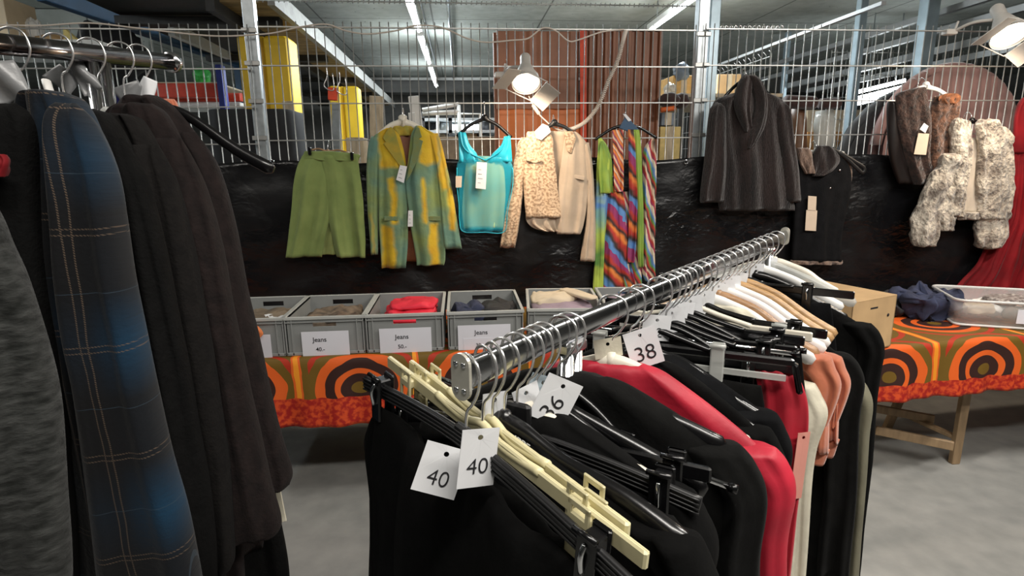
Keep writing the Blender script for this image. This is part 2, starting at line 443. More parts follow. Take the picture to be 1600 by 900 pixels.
# ================================================================== BEHIND THE FENCE
M['brown'] = mat('brown_sheet', (.30, .115, .055), .5, 0, .15, 6, .15, 8)
M['orangesheet'] = mat('orange_sheet', (.72, .20, .05), .5, 0, .12, 5)
M['redstrap'] = mat('red_strap', (.75, .07, .02), .6)
def corrug(pxl, pxr, pyt, pyb, Y, nm, mt, label, waves=0, amp=.012, depth=.03, cat='panel', parent=None):
    a, b = PY(pxl, pyt, Y), PY(pxr, pyt, Y); zb = PY(pxl, pyb, Y).z
    def fr(u, v):
        x = a.x+(b.x-a.x)*u; q = math.sin(u*waves*2*math.pi) if waves else 0
        q = max(-.5, min(.5, q*1.5))*2
        return V((x, Y+amp*q, a.z+(zb-a.z)*v))
    mb = MB(); mb.grid(fr, max(2, waves*12), 3, False)
    mb.grid(lambda u, v: fr(1-u, v)+V((0, depth, 0)), max(2, waves*12), 3, False)
    for u in (0, 1):
        p, q = fr(u, 0), fr(u, 1); mb.add([p, q, q+V((0, depth, 0)), p+V((0, depth, 0))], [(0, 1, 2, 3)])
    p, q = fr(0, 0), fr(1, 0); mb.add([p, q, q+V((0, depth, 0)), p+V((0, depth, 0))], [(0, 1, 2, 3)])
    return mb.build(nm, mt, parent, label, cat)
BY = 4.3
cab = empty('folding_partition', V((PY(900, 200, BY).x, BY, 0)), 'tall brown corrugated partition standing behind the fence under the clamp lamp', 'partition')
corrug(776, 905, 48, 166, BY, 'upper_sheet', M['brown'], None, 4, .006, cat=None, parent=cab)
corrug(914, 1036, 48, 330, BY, 'ribbed_sheet', M['brown'], None, 10, .012, cat=None, parent=cab)
corrug(778, 908, 166, 330, BY-.01, 'lower_sheet', M['orangesheet'], 'orange lower sheet', 3, .006, cat=None, parent=cab)
corrug(776, 908, 163, 170, BY-.03, 'rail', M['brown'], None, 0, cat=None, parent=cab)
a = PY(911, 48, BY-.04)
mb = MB(); b = PY(912, 330, BY-.04)
mb.bar(a, b, .045, .006, (0, 1, 0)); mb.build('strap', M['redstrap'], None, 'flat red strap hanging down the middle of the brown partition', 'strap')
mb = MB(); mb.bar((PY(777, 48, BY).x, BY+.08, 0), (PY(777, 48, BY).x, BY+.08, PY(777, 48, BY).z), .05, .05, (0, 1, 0)); mb.bar((PY(1035, 48, BY).x, BY+.08, 0), (PY(1035, 48, BY).x, BY+.08, PY(1035, 48, BY).z), .05, .05, (0, 1, 0)); mb.build('frame', M['brown'], cab)

M['yellow'] = mat('yellow_paint', (.80, .52, .02), .5, 0, .12, 4)
def ycol(pxl, pxr, pyt, Y, label):
    a, b = PY(pxl, pyt, Y), PY(pxr, pyt, Y); w = b.x-a.x; mb = MB()
    mb.box((a.x, Y, 0), (a.x+w*.40, Y+.3, a.z), None, .02); mb.box((a.x+w*.40, Y+.06, 0), (a.x+w*.48, Y+.3, a.z))
    mb.box((a.x+w*.48, Y+.02, 0), (b.x, Y+.3, a.z), None, .02)
    o = mb.build('yellow_column', M['yellow'], None, label, 'column', 'yellow columns under the mezzanine')
    return o
ycol(368, 448, 54, 5.0, 'nearer yellow column with a vertical groove, beside the fence post')
ycol(512, 558, 134, 7.6, 'farther and smaller yellow column behind the green skirt')
# mezzanine
M['osb'] = mat('shelf_boards', (.36, .24, .10), .7, 0, .3, 5, stretch=(1, 4, 1))
M['palewood'] = mat('pale_wood', (.60, .50, .36), .7, 0, .2, 8, stretch=(4, 4, 1))
M['darksteel'] = mat('dark_steel', (.05, .05, .05), .6, .3)
M['bluesteel'] = mat('blue_steel', (.02, .075, .16), .45, 0, .15, 8)
M['bluedeep'] = mat('blue_paint', (.02, .04, .30), .45, 0, .1)
M['redsteel'] = mat('red_steel', (.62, .05, .02), .45, 0, .12)
mz = empty('mezzanine', (-2.5, 4.5, 2.65), 'raised wooden storage deck with a pale metal edge over the yellow columns', 'mezzanine')
xe = -1.245
mb = MB()
for k in range(8): mb.box((xe-.38, 4.5+k*.93, 2.66), (xe-.03, 4.5+k*.93+.91, 2.70))
mb.build('board', M['osb'], mz)
MB().box((xe-.03, 4.4, 2.62), (xe+.02, 12, 2.74)).build('edge_rail', mat('dull_edge', (.32, .32, .30), .6), mz)
mb = MB()
mb.box((xe-.44, 4.4, 2.58), (xe-.38, 12, 2.70)); mb.box((xe-1.3, 4.4, 2.68), (xe-.44, 12, 2.74))
for k in range(5): mb.box((xe-1.3, 4.9+k*1.6, 2.60), (xe-.1, 5.0+k*1.6, 2.66))
mb.build('joist', M['darksteel'], mz)
# blue beams / racks on the left
mb = MB(); a, b = PD(60, -22, 4.2), PD(375, 92, 6.6); mb.bar(a, b, .08, .2, bev=.006); mb.box((b.x-.06, b.y-.06, 0), (b.x+.06, b.y+.06, b.z-.02))
mb.build('rack_beam', M['bluesteel'], None, 'dark blue steel rack beam slanting across the upper left', 'beam')
mb = MB(); a, b = PD(266, 38, 4.6), PD(362, 82, 6.0); mb.bar(a, b, .05, .17); mb.build('light_panel', M['whitepaint'], None, 'white slanting board below the blue rack beam', 'board')
def rack(px0, px1, pyt, pyb, Y, label, mt):
    mb = MB(); a, b = PY(px0, pyt, Y), PY(px1, pyb, Y); mb.box((a.x, Y, b.z), (b.x, Y+.9, a.z), None, .006)
    return mb.build('shelf_beam', mt, None, label, 'shelf beam')
rk = empty('pallet_rack', PY(250, 400, 5.6), 'pallet rack with orange red beams seen through the fence behind the coats', 'rack'); rk.location.z = 0
def rb(px0, px1, pyt, pyb, Y, d, nm, mt):
    a, b = PY(px0, pyt, Y), PY(px1, pyb, Y); MB().box((a.x, Y, b.z), (b.x, Y+d, a.z), None, .006).build(nm, mt, rk)
rb(172, 343, 130, 152, 5.6, .08, 'beam', M['redsteel']); rb(172, 376, 144, 158, 6.4, .08, 'beam', M['redsteel'])
rb(172, 376, 160, 166, 5.7, .6, 'deck', M['whitepaint'])
for q in (339, 170):
    a = PY(q, 102, 5.55); MB().box((a.x, 5.5, 0), (a.x+.05, 5.6, a.z), None, .004).build('upright', M['bluedeep'], rk)
rb(174, 340, 128, 131, 5.62, .7, 'deck', M['palewood'])
def blob(nm, px, py, Y, rx, ry, rz, mt, label, cat, seed=1, cr=.25):
    c = PY(px, py, Y); mb = MB()
    def fn(u, v):
        a = u*2*math.pi; b = (v-.5)*math.pi
        d = V((math.cos(a)*math.cos(b), math.sin(a)*math.cos(b), math.sin(b)))
        k = 1+cr*noise.noise(d*1.8+V((seed*7, 0, 0)))+cr*.5*noise.noise(d*5+V((seed, 3, 0)))
        return c+V((d.x*rx, d.y*ry, d.z*rz))*k
    mb.grid(fn, 36, 22); return mb.build(nm, mt, None, label, cat)
M['green'] = mat('green_bag', (.06, .5, .09), .5); M['ylw'] = mat('yellow_bag', (.75, .6, .2), .6)
blob('bag', 316, 119, 5.75, .07, .1, .07, M['green'], 'small bright green bag on the orange rack shelf', 'bag', 3)
# black covered cabinet, boxes and things
M['darkcloth'] = mat('dark_cover', (.014, .014, .016), .8, 0, .2, 8, .3, 12)
a, b = PY(310, 173, 4.1), PY(468, 330, 4.1)
mb = MB(); mb.loft([(V(((a.x+b.x)/2, 4.35, a.z)), V(((b.x-a.x)/2*.93, 0, 0)), V((0, .22, 0))), (V(((a.x+b.x)/2, 4.35, a.z-.05)), V(((b.x-a.x)/2, 0, 0)), V((0, .25, 0))), (V(((a.x+b.x)/2, 4.35, b.z)), V(((b.x-a.x)/2*1.05, 0, 0)), V((0, .26, 0))), (V(((a.x+b.x)/2, 4.35, .0)), V(((b.x-a.x)/2*1.1, 0, 0)), V((0, .27, 0)))], fold=.012, nf=7, power=.35)
mb.build('covered_cabinet', M['darkcloth'], None, 'bulky item under a black cover directly behind the fence post', 'covered furniture')
M['card'] = mat('cardboard', (.55, .36, .18), .8, 0, .12, 7)
M['cardpale'] = mat('cardboard_pale', (.62, .50, .34), .8, 0, .1, 7)
def carton(px0, px1, pyt, pyb, Y, label, mt=None, d=.3, nm='cardboard_box', zb=None):
    a, b = PY(px0, pyt, Y), PY(px1, pyb, Y); z0 = b.z if zb is None else zb
    mb = MB(); mb.box((a.x, Y, z0), (b.x, Y+d, a.z), None, .003); o = mb.build(nm, mt or M['card'], None, label, 'box')
    MB().box(((a.x+b.x)/2-.025, Y-.002, z0+.001), ((a.x+b.x)/2+.025, Y+d+.002, a.z+.0015)).build('tape', M['palewood'], o)
    return o
carton(-100, 16, -8, 60, 4.4, 'pale cardboard box at the upper left corner above the coat rail', M['cardpale'])
MB().box((PY(-80, 60, 4.3).x, 4.3, PY(0, 66, 4.3).z-.03), (PY(150, 60, 4.3).x, 4.9, PY(0, 60, 4.3).z-.003)).build('shelf_board', M['whitepaint'], None, 'white shelf board under the pale cardboard box at upper left', 'shelf')
# pale rear wall strip seen upper left
a, b = PY(35, -20, 6.8), PY(235, 90, 6.8)
MB().box((a.x, 6.8, b.z), (b.x, 6.9, CZ-.01)).build('trim_2', M['ceil'], kind='structure')
blob('plastic_bag', 55, 50, 4.6, .05, .05, .09, M['white'], 'small white rolled bag beside the pale cardboard box at upper left', 'bag', 5, .3)
mb = MB(); a, b, c_ = PY(98, 42, 4.5), PY(128, 70, 4.5), PY(100, 68, 4.5)
mb.prism([a, b, c_], lambda p, t: p+V((0, t, 0)), .04); mb.build('yellow_wedge', M['ylw'], None, 'yellow pointed piece of card above the coat rail', 'card')
blob('brown_bundle', 85, 72, 4.55, .14, .1, .07, M['card'], 'brown bundle lying behind the coat rail at upper left', 'bundle', 9, .4)
blob('dark_bundle', 175, 95, 5.0, .28, .2, .26, M['darkcloth'], 'large black bundle behind the fence above the orange rack', 'bundle', 11, .3)
# leaning planks and posts around the blazer
def plank(p, q, w, Y, mt, label, t=.025, nm='plank', cat='plank'):
    a, b = PY(*p, Y), PY(*q, Y+.15); b = a+(b-a)*((a.z-.015)/(a.z-b.z)); MB().bar(a, b, w, t, (0, 1, 0), .002).build(nm, mt, None, label, cat)
plank((449, 158), (500, 480), .07, 4.3, M['palewood'], 'pale plank leaning between the fence post and the green skirt')
plank((588, 150), (592, 480), .10, 4.6, M['palewood'], 'light wooden board standing behind the left shoulder of the blazer')
plank((646, 150), (690, 480), .08, 4.6, M['whitepaint'], 'tallest white board leaning behind the right shoulder of the blazer')
plank((643, 176), (678, 480), .05, 4.5, M['whitepaint'], 'narrow white board in front of the taller white board by the blazer')
plank((525, 160), (530, 500), .05, 4.2, M['galv'], 'short grey steel post in front of the farther yellow column', .05, 'steel_post', 'post')
mb = MB(); a = PY(520, 137, FY-.012); mb.bar(a, PY(520, 157, FY-.012), .05, .03, (0, 1, 0), .004); mb.build('padlock', M['redstrap'], None, 'small red fitting hanging on the fence above the green skirt', 'fitting')
# wire hooks hanging around
for x, y in ((510, 105), (530, 112)):
    c0 = PY(x, y, FY-.03); mb = MB(); mb.tube(spline([c0, c0+V((0, 0, -.05)), c0+V((-.02, 0, -.1)), c0+V((.03, 0, -.12)), c0+V((.03, 0, -.03))], 5), .003, 6)
    mb.build('wire_hook', M['hook'], None, 'bent wire hook hanging on the fence over the green skirt, ' + ('left one' if x == 510 else 'right one'), 'hook')
# white metal frame and far shelf
fr = empty('metal_frame', PY(690, 400, 5.2), 'white tubular metal frame behind the turquoise top', 'frame'); fr.location.z = 0
def ft(nm, pts, r, Y, mt, parent=None, **k): 
    mb = MB(); mb.tube([PY(*p, Y) for p in pts], r, 8); return mb.build(nm, mt, parent, **k)
ft('top_tube', [(660, 172), (716, 163), (718, 174), (660, 178)], .018, 5.2, M['whitepaint'], fr)
ft('leg', [(716, 164), (726, 330)], .018, 5.2, M['whitepaint'], fr); ft('leg', [(684, 176), (684, 330)], .014, 5.6, M['whitepaint'], fr)
ft('cross_tube', [(684, 178), (750, 178), (752, 330)], .014, 5.6, M['whitepaint'], fr)
fs = empty('storage_shelf', PY(720, 400, 6.5), 'dim grey storage shelf far behind the turquoise top', 'shelf'); fs.location.z = 0
for yy in (186, 205, 222):
    a, b = PY(655, yy, 6.5), PY(775, yy, 6.5); MB().box((a.x, 6.5, a.z-.02), (b.x, 7.1, a.z+.01)).build('shelf_board', M['galv'], fs)
for xx in (657, 700, 773):
    a = PY(xx, 175, 6.5); MB().box((a.x, 6.5, 0), (a.x+.04, 6.54, a.z)).build('upright', M['darksteel'], fs)
for i, (x, y, r) in enumerate(((675, 197, .09), (697, 200, .1), (760, 198, .1), (735, 214, .1), (680, 216, .12), (755, 217, .1))):
    blob('stored_bundle', x, y, 6.75, r, .1, r*.8, M[['darkcloth', 'galv', 'darkcloth', 'card', 'cardpale', 'galv'][i]], ['black round item on the left of the upper grey shelf', 'silver item next to the black round one on the upper grey shelf', 'black item at the right of the upper grey shelf', 'brown item in the middle of the lower grey shelf', 'pale item at the left of the lower grey shelf', 'grey item at the right of the lower grey shelf'][i], 'bundle', i+20, .3)
for x in (714, 740):
    a = PY(x, 199, 6.6); mb = MB(); mb.tube([a-V((.08, 0, 0)), a+V((.08, 0, 0))], .03, 10); mb.build('light_reflection', M['tube'], None, 'small glowing reflection of white light far behind the turquoise top, ' + ('left of the pair' if x == 714 else 'right of the pair'), 'lamp')  # glowing bars stand in for white lights reflected on the dim shelf
carton(672, 800, 214, 330, 5.0, 'beige low cupboard behind the turquoise top', mat('taupe_board', (.34, .28, .2), .8), .4, 'low_cupboard', 0)
carton(540, 575, 215, 330, 4.4, 'pale box between the skirt and the blazer behind the fence', M['cardpale'], .2, zb=1.2)

# ---- right of the partition
SHZ = PY(1052, 151, 5.0).z
xl, xr = PY(1046, 151, 5.0).x, PY(1165, 151, 5.4).x
su = empty('shelf_unit', (xl, 5.0, 0), 'plain shelf carrying the yellow and brown boxes around the second fence post', 'shelf')
MB().box((xl, 4.75, SHZ-.03), (xr, 6.25, SHZ-.002)).build('shelf_board', M['palewood'], su)
for q in (xl, xr-.04):
    for y_ in (4.76, 6.2): MB().box((q, y_, 0), (q+.04, y_+.04, SHZ-.03)).build('leg', M['darksteel'], su)
carton(1052, 1085, 118, 150, 5.0, 'yellow cardboard box left of the second fence post', mat('card_yellow', (.70, .42, .14), .8), .3, zb=SHZ)
carton(1122, 1156, 116, 152, 5.4, 'brown cardboard box right of the second fence post', M['card'], .3, zb=SHZ)
carton(1060, 1100, 118, 150, 5.9, 'pale cardboard box half hidden behind the second post', M['cardpale'], .3, zb=SHZ)
M['maroon'] = mat('maroon_velvet', (.05, .015, .012), .8, 0, .3, 12, sheen=.3)
M['bluegrey'] = mat('bluegrey_plastic', (.16, .20, .25), .45)
blob('round_hat', 1045, 157, 4.2, .075, .075, .055, M['maroon'], 'dark round hat beside the brown partition', 'hat', 31, .1)
blob('round_hat', 1064, 158, 4.25, .06, .06, .055, M['maroon'], 'dark round hat next to the post, smaller of the two', 'hat', 32, .1)
mb = MB(); mb.tube([PY(1033, 172, 4.15), PY(1055, 169, 4.15)], .018, 8); mb.build('orange_roll', M['orange'], None, 'short orange roll under the dark hats', 'roll')
carton(1034, 1054, 176, 196, 4.3, 'blue grey plastic case under the dark hats', M['bluegrey'], .2, 'plastic_case')
carton(1032, 1062, 198, 240, 4.3, 'yellowish box stacked low right of the brown partition', mat('card_y2', (.72, .55, .22), .8), .25, zb=1.0)
blob('clear_bag', 1047, 139, 4.9, .05, .05, .05, M['clear'], 'crumpled clear bag beside the yellow cardboard box', 'bag', 36, .3)
blob('grey_bag', 1064, 112, 5.0, .07, .05, .07, M['bluegrey'], 'grey blue bag on top of the yellow cardboard box', 'bag', 37, .3)
# galvanised uprights and long rails running away
def gpost(px0, px1, py1, Y, w, label):
    x = PY((px0), 60, Y).x; MB().box((x-w/2, Y-w/2, 0), (x+w/2, Y+w/2, CZ-.02), None, .005).build('steel_upright', M['galvblue'], None, label, 'post', 'blue grey steel uprights')
M['galvblue'] = mat('galvanised_blue', (.40, .50, .56), .38, .6, .1, 12)
gpost(1113, 0, 0, 4.4, .075, 'blue grey steel upright right beside the second fence post')
gpost(1342, 0, 0, 5.2, .07, 'blue grey steel upright above the brown lambskin waistcoat')
gpost(1446, 0, 0, 4.9, .11, 'widest blue grey steel upright left of the right hand lamp')
gpost(1231, 0, 0, 7.5, .06, 'thin far steel upright above the dark fur coat')
M['alu'] = mat('aluminium', (.30, .31, .31), .5, .4, .1, 10)
pr = [((1125, 106), (1335, 22), .035, 'topmost long aluminium rail, thin, climbing to the right', .004), ((1125, 118), (1590, -18), .05, 'long aluminium rail just below the topmost thin one', .03), ((1125, 126), (1600, 12), .05, 'long aluminium rail third from the top', .03), ((1128, 136), (1600, 48), .06, 'long aluminium rail fourth from the top', .04), ((1150, 142), (1600, 72), .04, 'lowest long aluminium rail above the furs', .03)]
for i, (p, q, w, lb, h) in enumerate(pr):
    d1 = 5.6-.15*i
    X_ = PY(q[0], q[1], 4.3).x
    a = PX(q[0], q[1], X_); zz = a.z
    MB().box((X_-w/2, a.y-.3, zz-h/2-.01), (X_+w/2, min(12.8, PZ(p[0], p[1], zz).y if zz > EYE+.1 else 12), zz+h/2+.01)).build('long_rail', M['alu'], None, lb, 'rail', 'long aluminium rails running to the back')
# second mesh fence behind
mesh_panel(PY(1300, 80, 5.4).x, PY(1560, 80, 5.4).x, .01, PY(1350, 82, 5.4).z, 5.4, 'second wire mesh fence farther back above the lambskin waistcoat', .02, wr=.003)
mb = MB(); xs = PY(1215, 80, 5.4).x
for k in range(60):
    y = 5.5+k*.1; mb.tube([(xs, y, .01), (xs, y, 2.52), (xs-.03, y, 2.55)], .003, 5)
for z in (2.5, 2.3, 2.1, 1.9, 1.7): mb.bar((xs, 5.5, z), (xs, 11.4, z), .006, .006)
mb.build('wire_fence', M['wire'], None, 'wire mesh fence running away to the back with curved tips', 'fence panel', 'welded wire fence panels')
mb = MB()
for k in range(14):
    p = PY(1126+k*7.2, 45, FY+.02); mb.tube(spline([p-V((0, 0, .01)), p+V((.0, 0, .012)), p+V((.012, 0, .016)), p+V((.016, 0, .004))], 4), .003, 5)
mb.build('curved_tips', M['hook'], None, 'row of small bent hooks on the fence top right of the second post', 'hooks')
# lit far panel, wooden crates, maroon rolls, half-round upholstery
mb = MB(); a, b = PY(1338, 158, 6.6), PY(1412, 140, 6.6); mb.bar(a, b, .04, .10); mb.bar(a+V((0, 0, .1)), b+V((0, 0, .1)), .03, .04); mb.build('strip_light', M['tube'], None, 'glowing strip light seen behind the right side of the fence', 'ceiling light')
for q in (.2, .8):
    pq = a.lerp(b, q)+V((0, 0, .13)); MB().tube([pq, V((pq.x, pq.y, CZ))], .006, 6).build('suspension_rod', M['galv'], [o for o in C.objects if o.name.startswith('strip_light') and o.type == 'MESH'][0])
carton(1262, 1400, 172, 215, 6.2, 'pale wooden board case behind the fence right of the fur coat', M['palewood'], .4, 'wooden_case', 0)
carton(1262, 1370, 206, 330, 5.6, 'orange brown wooden chest below the pale case', mat('orange_wood', (.55, .28, .10), .7, 0, .2, 9), .4, 'wooden_chest', 0)
def cyl(nm, p, q, r, Y, mt, label, cat):
    a, b = PY(*p, Y), PY(*q, Y); mb = MB(); mb.tube([a, a.lerp(b, .06), a.lerp(b, .94), b], [r*.8, r, r, r*.8], 20); mb.build(nm, mt, None, label, cat)
cyl('bolster', (1226, 159), (1274, 161), .05, 4.4, M['maroon'], 'dark maroon bolster roll right of the dark fur coat', 'cushion')
cyl('bolster', (1280, 162), (1312, 162), .04, 4.45, M['maroon'], 'shorter maroon bolster roll left of the wooden case', 'cushion')
cyl('brown_tube', (1247, 168), (1252, 480), .06, 4.5, mat('brown_tube', (.14, .065, .03), .5), 'upright brown cardboard tube under the maroon bolster', 'tube')
cyl('clear_tube', (1288, 172), (1290, 480), .08, 4.6, M['clear'], 'upright roll of clear film behind the black waistcoat', 'roll')
def halfround(cx, cy, r, Y, mt, ribs, label, seg=(0, math.pi)):
    c = PY(cx, cy, Y); R = (PY(cx+r, cy, Y)-c).length; mb = MB(); n = ribs*8
    prof = []
    for k in range(n+1):
        x = -R+2*R*k/n; h = math.sqrt(max(0, R*R-x*x)); prof.append((x, h, .014*abs(math.sin(k/n*ribs*math.pi))))
    def fr(u, v):
        k = int(round(u*n)); x, h, d = prof[k]; return V((c.x+x, Y-d-.05*math.sin(min(1, v*3)*1.57)*(h/R), c.z+h*(1-v)-(c.z-.01)*v))
    mb.grid(fr, n, 12); mb.grid(lambda u, v: fr(1-u, v)*1+V((0, .16, 0)), n, 12)
    rim = [fr(k/n, 0)+V((0, .07, 0)) for k in range(n+1)]; mb.tube(rim, .045, 8)
    return mb.build('rounded_headboard', mt, None, label, 'headboard')
M['rosevelvet'] = mat('rose_velvet', (.36, .20, .18), .75, 0, .15, 8, sheen=.4)
M['greyvelvet'] = mat('grey_velvet', (.10, .105, .11), .8, 0, .15, 8, sheen=.3)
halfround(1487, 225, 104, 4.0, M['rosevelvet'], 14, 'half round rose coloured headboard with vertical ribs behind the white fur')
halfround(1432, 268, 112, 4.35, M['greyvelvet'], 12, 'half round dark grey headboard behind the rose coloured one')
# ================================================================== LAMPS
M['lampbody'] = mat('lamp_enamel', (.50, .47, .43), .4, 0, .05)
M['bulb'] = mat('glowing_bulb', (1, 1, 1), .5, emit=((1.0, .88, .70), 2.6))
def spotlamp(px, py, Y, r, axis, roll, label, power, leak):
    c = PY(px, py, Y); ax = V(axis).normalized()
    root = empty('clamp_lamp', c, label, 'lamp', 'clamp lamps with barn doors on the fence')
    mb = MB(); mb.lathe([(r*1.06, -.012), (r*1.08, 0), (r*1.02, 0), (r*.95, .02), (r*.98, .03), (r*.72, r*.9), (r*.46, r*1.6), (r*.40, r*1.7), (r*.40, r*2.5), (r*.34, r*2.65), (0, r*2.7)], c, -ax, 36)
    mb.build('shade', M['lampbody'], root)
    MB().lathe([(0, .014), (r*.6, .012), (r*.95, .002), (r*.93, -.012), (0, -.014)], c-ax*.0, ax, 32).build('bulb', M['bulb'], root)
    e1 = (V((1, 0, 0))-ax*ax.x).normalized(); e2 = ax.cross(e1)
    ca, sa = math.cos(roll), math.sin(roll); e1, e2 = e1*ca+e2*sa, e2*ca-e1*sa
    q = r*1.12; fr = [c+ax*.02+e1*sx*q+e2*sy*q for sx, sy in ((-1, -1), (1, -1), (1, 1), (-1, 1))]
    MB().tube(fr, .004, 6, True).build('frame', M['lampbody'], root)
    for sg in (-1, 1):
        b0 = c+ax*.022+e1*sg*q; out = (e1*sg*.92+ax*.40).normalized(); nn = out.cross(e2).normalized()*.002
        w0, w1, L = q*.95, q*1.0, r*1.25
        ps = [b0-e2*w0, b0+e2*w0, b0+out*L+e2*w1, b0+out*L-e2*w1]
        mb = MB(); mb.add([p+nn for p in ps]+[p-nn for p in ps], [(0, 1, 2, 3), (7, 6, 5, 4), (1, 0, 4, 5), (2, 1, 5, 6), (3, 2, 6, 7), (0, 3, 7, 4)])
        mb.build('barn_door', M['lampbody'], root)
    f = V((c.x-.10, FY-.01, c.z+.07)); top = c-ax*r*1.5
    mb = MB(); mb.tube(spline([top, (top+f)/2+V((-.02, 0, .02)), f], 6), .009, 8); mb.box((f.x-.05, f.y-.03, f.z-.012), (f.x+.02, f.y+.02, f.z+.018), None, .004); mb.tube([f+V((0, -.02, 0)), f+V((.01, -.03, .06))], .006, 8); mb.build('clamp', M['lampbody'], root)
    l = light('lamp_beam', 'SPOT', (0, 0, 0), power, WARM, spot_size=math.radians(172), spot_blend=.7, shadow_soft_size=.05)
    l.parent = root; l.location = ax*(r*2.6); l.rotation_euler = ax.to_track_quat('-Z', 'Y').to_euler()
    l = light('lamp_spill', 'SPOT', (0, 0, 0), leak, WARM, spot_size=math.radians(140), spot_blend=.6, shadow_soft_size=.05); l.parent = root; l.location = ax*(r*2.6); l.rotation_euler = V((0, .8, -.5)).to_track_quat('-Z', 'Y').to_euler()
    return root
spotlamp(822, 129, FY-.26, .072, (-.05, -.60, -.80), -.50, 'lit clamp lamp with barn doors above the beige jacket', 14, 10)
spotlamp(1577, 55, FY-.30, .086, (-.12, -.62, -.78), -.30, 'lit clamp lamp in the upper right corner above the white fur', 14, 10)
M['cable'] = mat('cable_white', (.62, .55, .48), .5, 0, .05)
def cable(pts, Y, r, label, nm='cable', wob=0):
    p = [PY(x, y, Y) for x, y in pts]; MB().tube(spline(p, 10), r, 8).build(nm, M['cable'], None, label, 'cable')
cable([(-20, 38), (60, 40), (140, 36), (215, 44), (330, 56), (400, 54), (430, 51), (470, 42), (510, 38), (540, 48), (575, 53), (618, 48), (650, 40), (690, 43), (730, 60), (760, 66), (800, 63), (825, 60), (848, 44), (868, 48), (888, 64), (905, 62), (940, 50), (975, 46)], FY-.02, .0042, 'thin pale cable waving along the top of the fence')
pts = [PY(x, y, FY-.05) for x, y in [(978, 48), (974, 62), (965, 95), (950, 128), (935, 165), (915, 190), (895, 201), (880, 203)]]
sp = spline(pts, 14); mb = MB(); mb.tube(sp, .006, 8)
hel = []; 
for i in range(len(sp)-1):
    t = (sp[i+1]-sp[i]).normalized(); a = t.cross(V((0, 1, 0))).normalized(); b = t.cross(a)
    for k in range(12):
        th = k/12*2*math.pi; p = sp[i].lerp(sp[i+1], k/12); hel.append(p+(a*math.cos(th)+b*math.sin(th))*.009)
mb.tube(hel, .0035, 5); mb.build('spiral_cable', M['cable'], None, 'thick spiral wrapped cable sagging across the brown partition', 'cable')
cable([(826, 150), (832, 162), (842, 178), (852, 188), (866, 200), (880, 204)], FY-.06, .004, 'short cable hanging from the lit lamp above the beige jacket')
c0, c1 = PY(832, 163, FY-.065), PY(843, 179, FY-.065); MB().tube([c0, c0.lerp(c1, .1), c0.lerp(c1, .9), c1], [.005, .011, .011, .005], 10).build('cable_switch', M['cable'], None, 'pale inline switch on the short lamp cable', 'switch')

# ================================================================== CLOTHES ON THE FENCE
CY = FY-.10
def W(rows, Y=CY, th=.02):
    out = []
    for r in rows:
        py, xl, xr = r[:3]; t = r[3] if len(r) > 3 else th
        a, b = PY(xl, py, Y), PY(xr, py, Y); out.append(((a+b)/2, (b-a)/2, V((0, -t, 0))))
    return out
def cloth(nm, rows, mt, parent=None, Y=CY, th=.02, label=None, cat=None, group=None, **k):
    k['fold'] = k.get('fold', .006)*1.5
    mb = MB(); mb.loft(W(rows, Y, th), **k); return mb.build(nm, mt, parent, label, cat, group)
def poly(nm, pts, mt, parent, Y=CY-.03, t=.006, label=None, cat=None):
    P = [PY(x, y, Y) for x, y in pts]; mb = MB(); mb.prism(P, lambda p, d: p+V((0, d, 0)), t); 
    o = mb.build(nm, mt, parent, label, cat); bv = o.modifiers.new('b', 'BEVEL'); bv.width = .002; bv.segments = 2; return o
def root_at(nm, px, py, label, cat, group=None, Y=CY): return empty(nm, PY(px, py, Y), label, cat, group)
def wall_hanger(cx, ytop, yneck, arms, mt, label, kind='arm', Y=CY, thick=.016, neckw=0, armr=.008):
    """arms: px points of the left arm tip and right arm tip"""
    top = PY(cx, ytop, Y); o = empty('clothes_hanger', top, label, 'hanger', 'hangers hooked onto the wire fence')
    nk = PY(cx, yneck, Y); r = .016
    hk = [top+V((.0, .055, -.03)), top+V((0, .05, -.005)), top+V((0, .03, .006)), top+V((0, .005, -.012)), nk]
    MB().tube(spline(hk, 6), .0022, 6).build('hook', M['hook'], o)
    L, R = PY(arms[0][0], arms[0][1], Y), PY(arms[1][0], arms[1][1], Y)
    mid = nk+V((0, 0, -.01))
    pl = spline([L, L.lerp(mid, .5)+V((0, 0, .012)), mid.lerp(L, .12)+V((0, 0, .0)), mid, mid.lerp(R, .12), R.lerp(mid, .5)+V((0, 0, .012)), R], 6)
    n = len(pl); rs = [armr*(.8+.9*math.exp(-((i-n/2)/(n*.13))**2)) for i in range(n)]
    MB().tube(pl, rs, 10, rz=1.5 if kind == 'arm' else 1, upv=(0, 0, 1)).build('arm', mt, o)
    return o
def tagcard(nm, pts, mt, label, Y, group='price tags on the hanging clothes', lines=3, parent=None):
    P = [PY(x, y, Y) for x, y in pts]; mb = MB(); mb.prism(P, lambda p, d: p+V((0, d, 0)), .0015)
    o = mb.build(nm, mt, parent, label if not parent else None, 'tag' if not parent else None, None if parent else group)
    if lines:
        mb = MB()
        for k in range(lines):
            f = .28+.5*k/max(1, lines-1); a = P[0].lerp(P[3], f).lerp(P[1].lerp(P[2], f), .2); b = P[0].lerp(P[3], f).lerp(P[1].lerp(P[2], f), .2+.45*(.6+.4*((k*7) % 3)/2)); y = V((0, -.0008, 0))
            mb.bar(a+y, b+y, .0008, .0022, (0, 0, 1))
        mb.build('printing', M['inkgrey'], o)
    return o
M['inkgrey'] = mat('grey_print', (.25, .25, .27), .8)

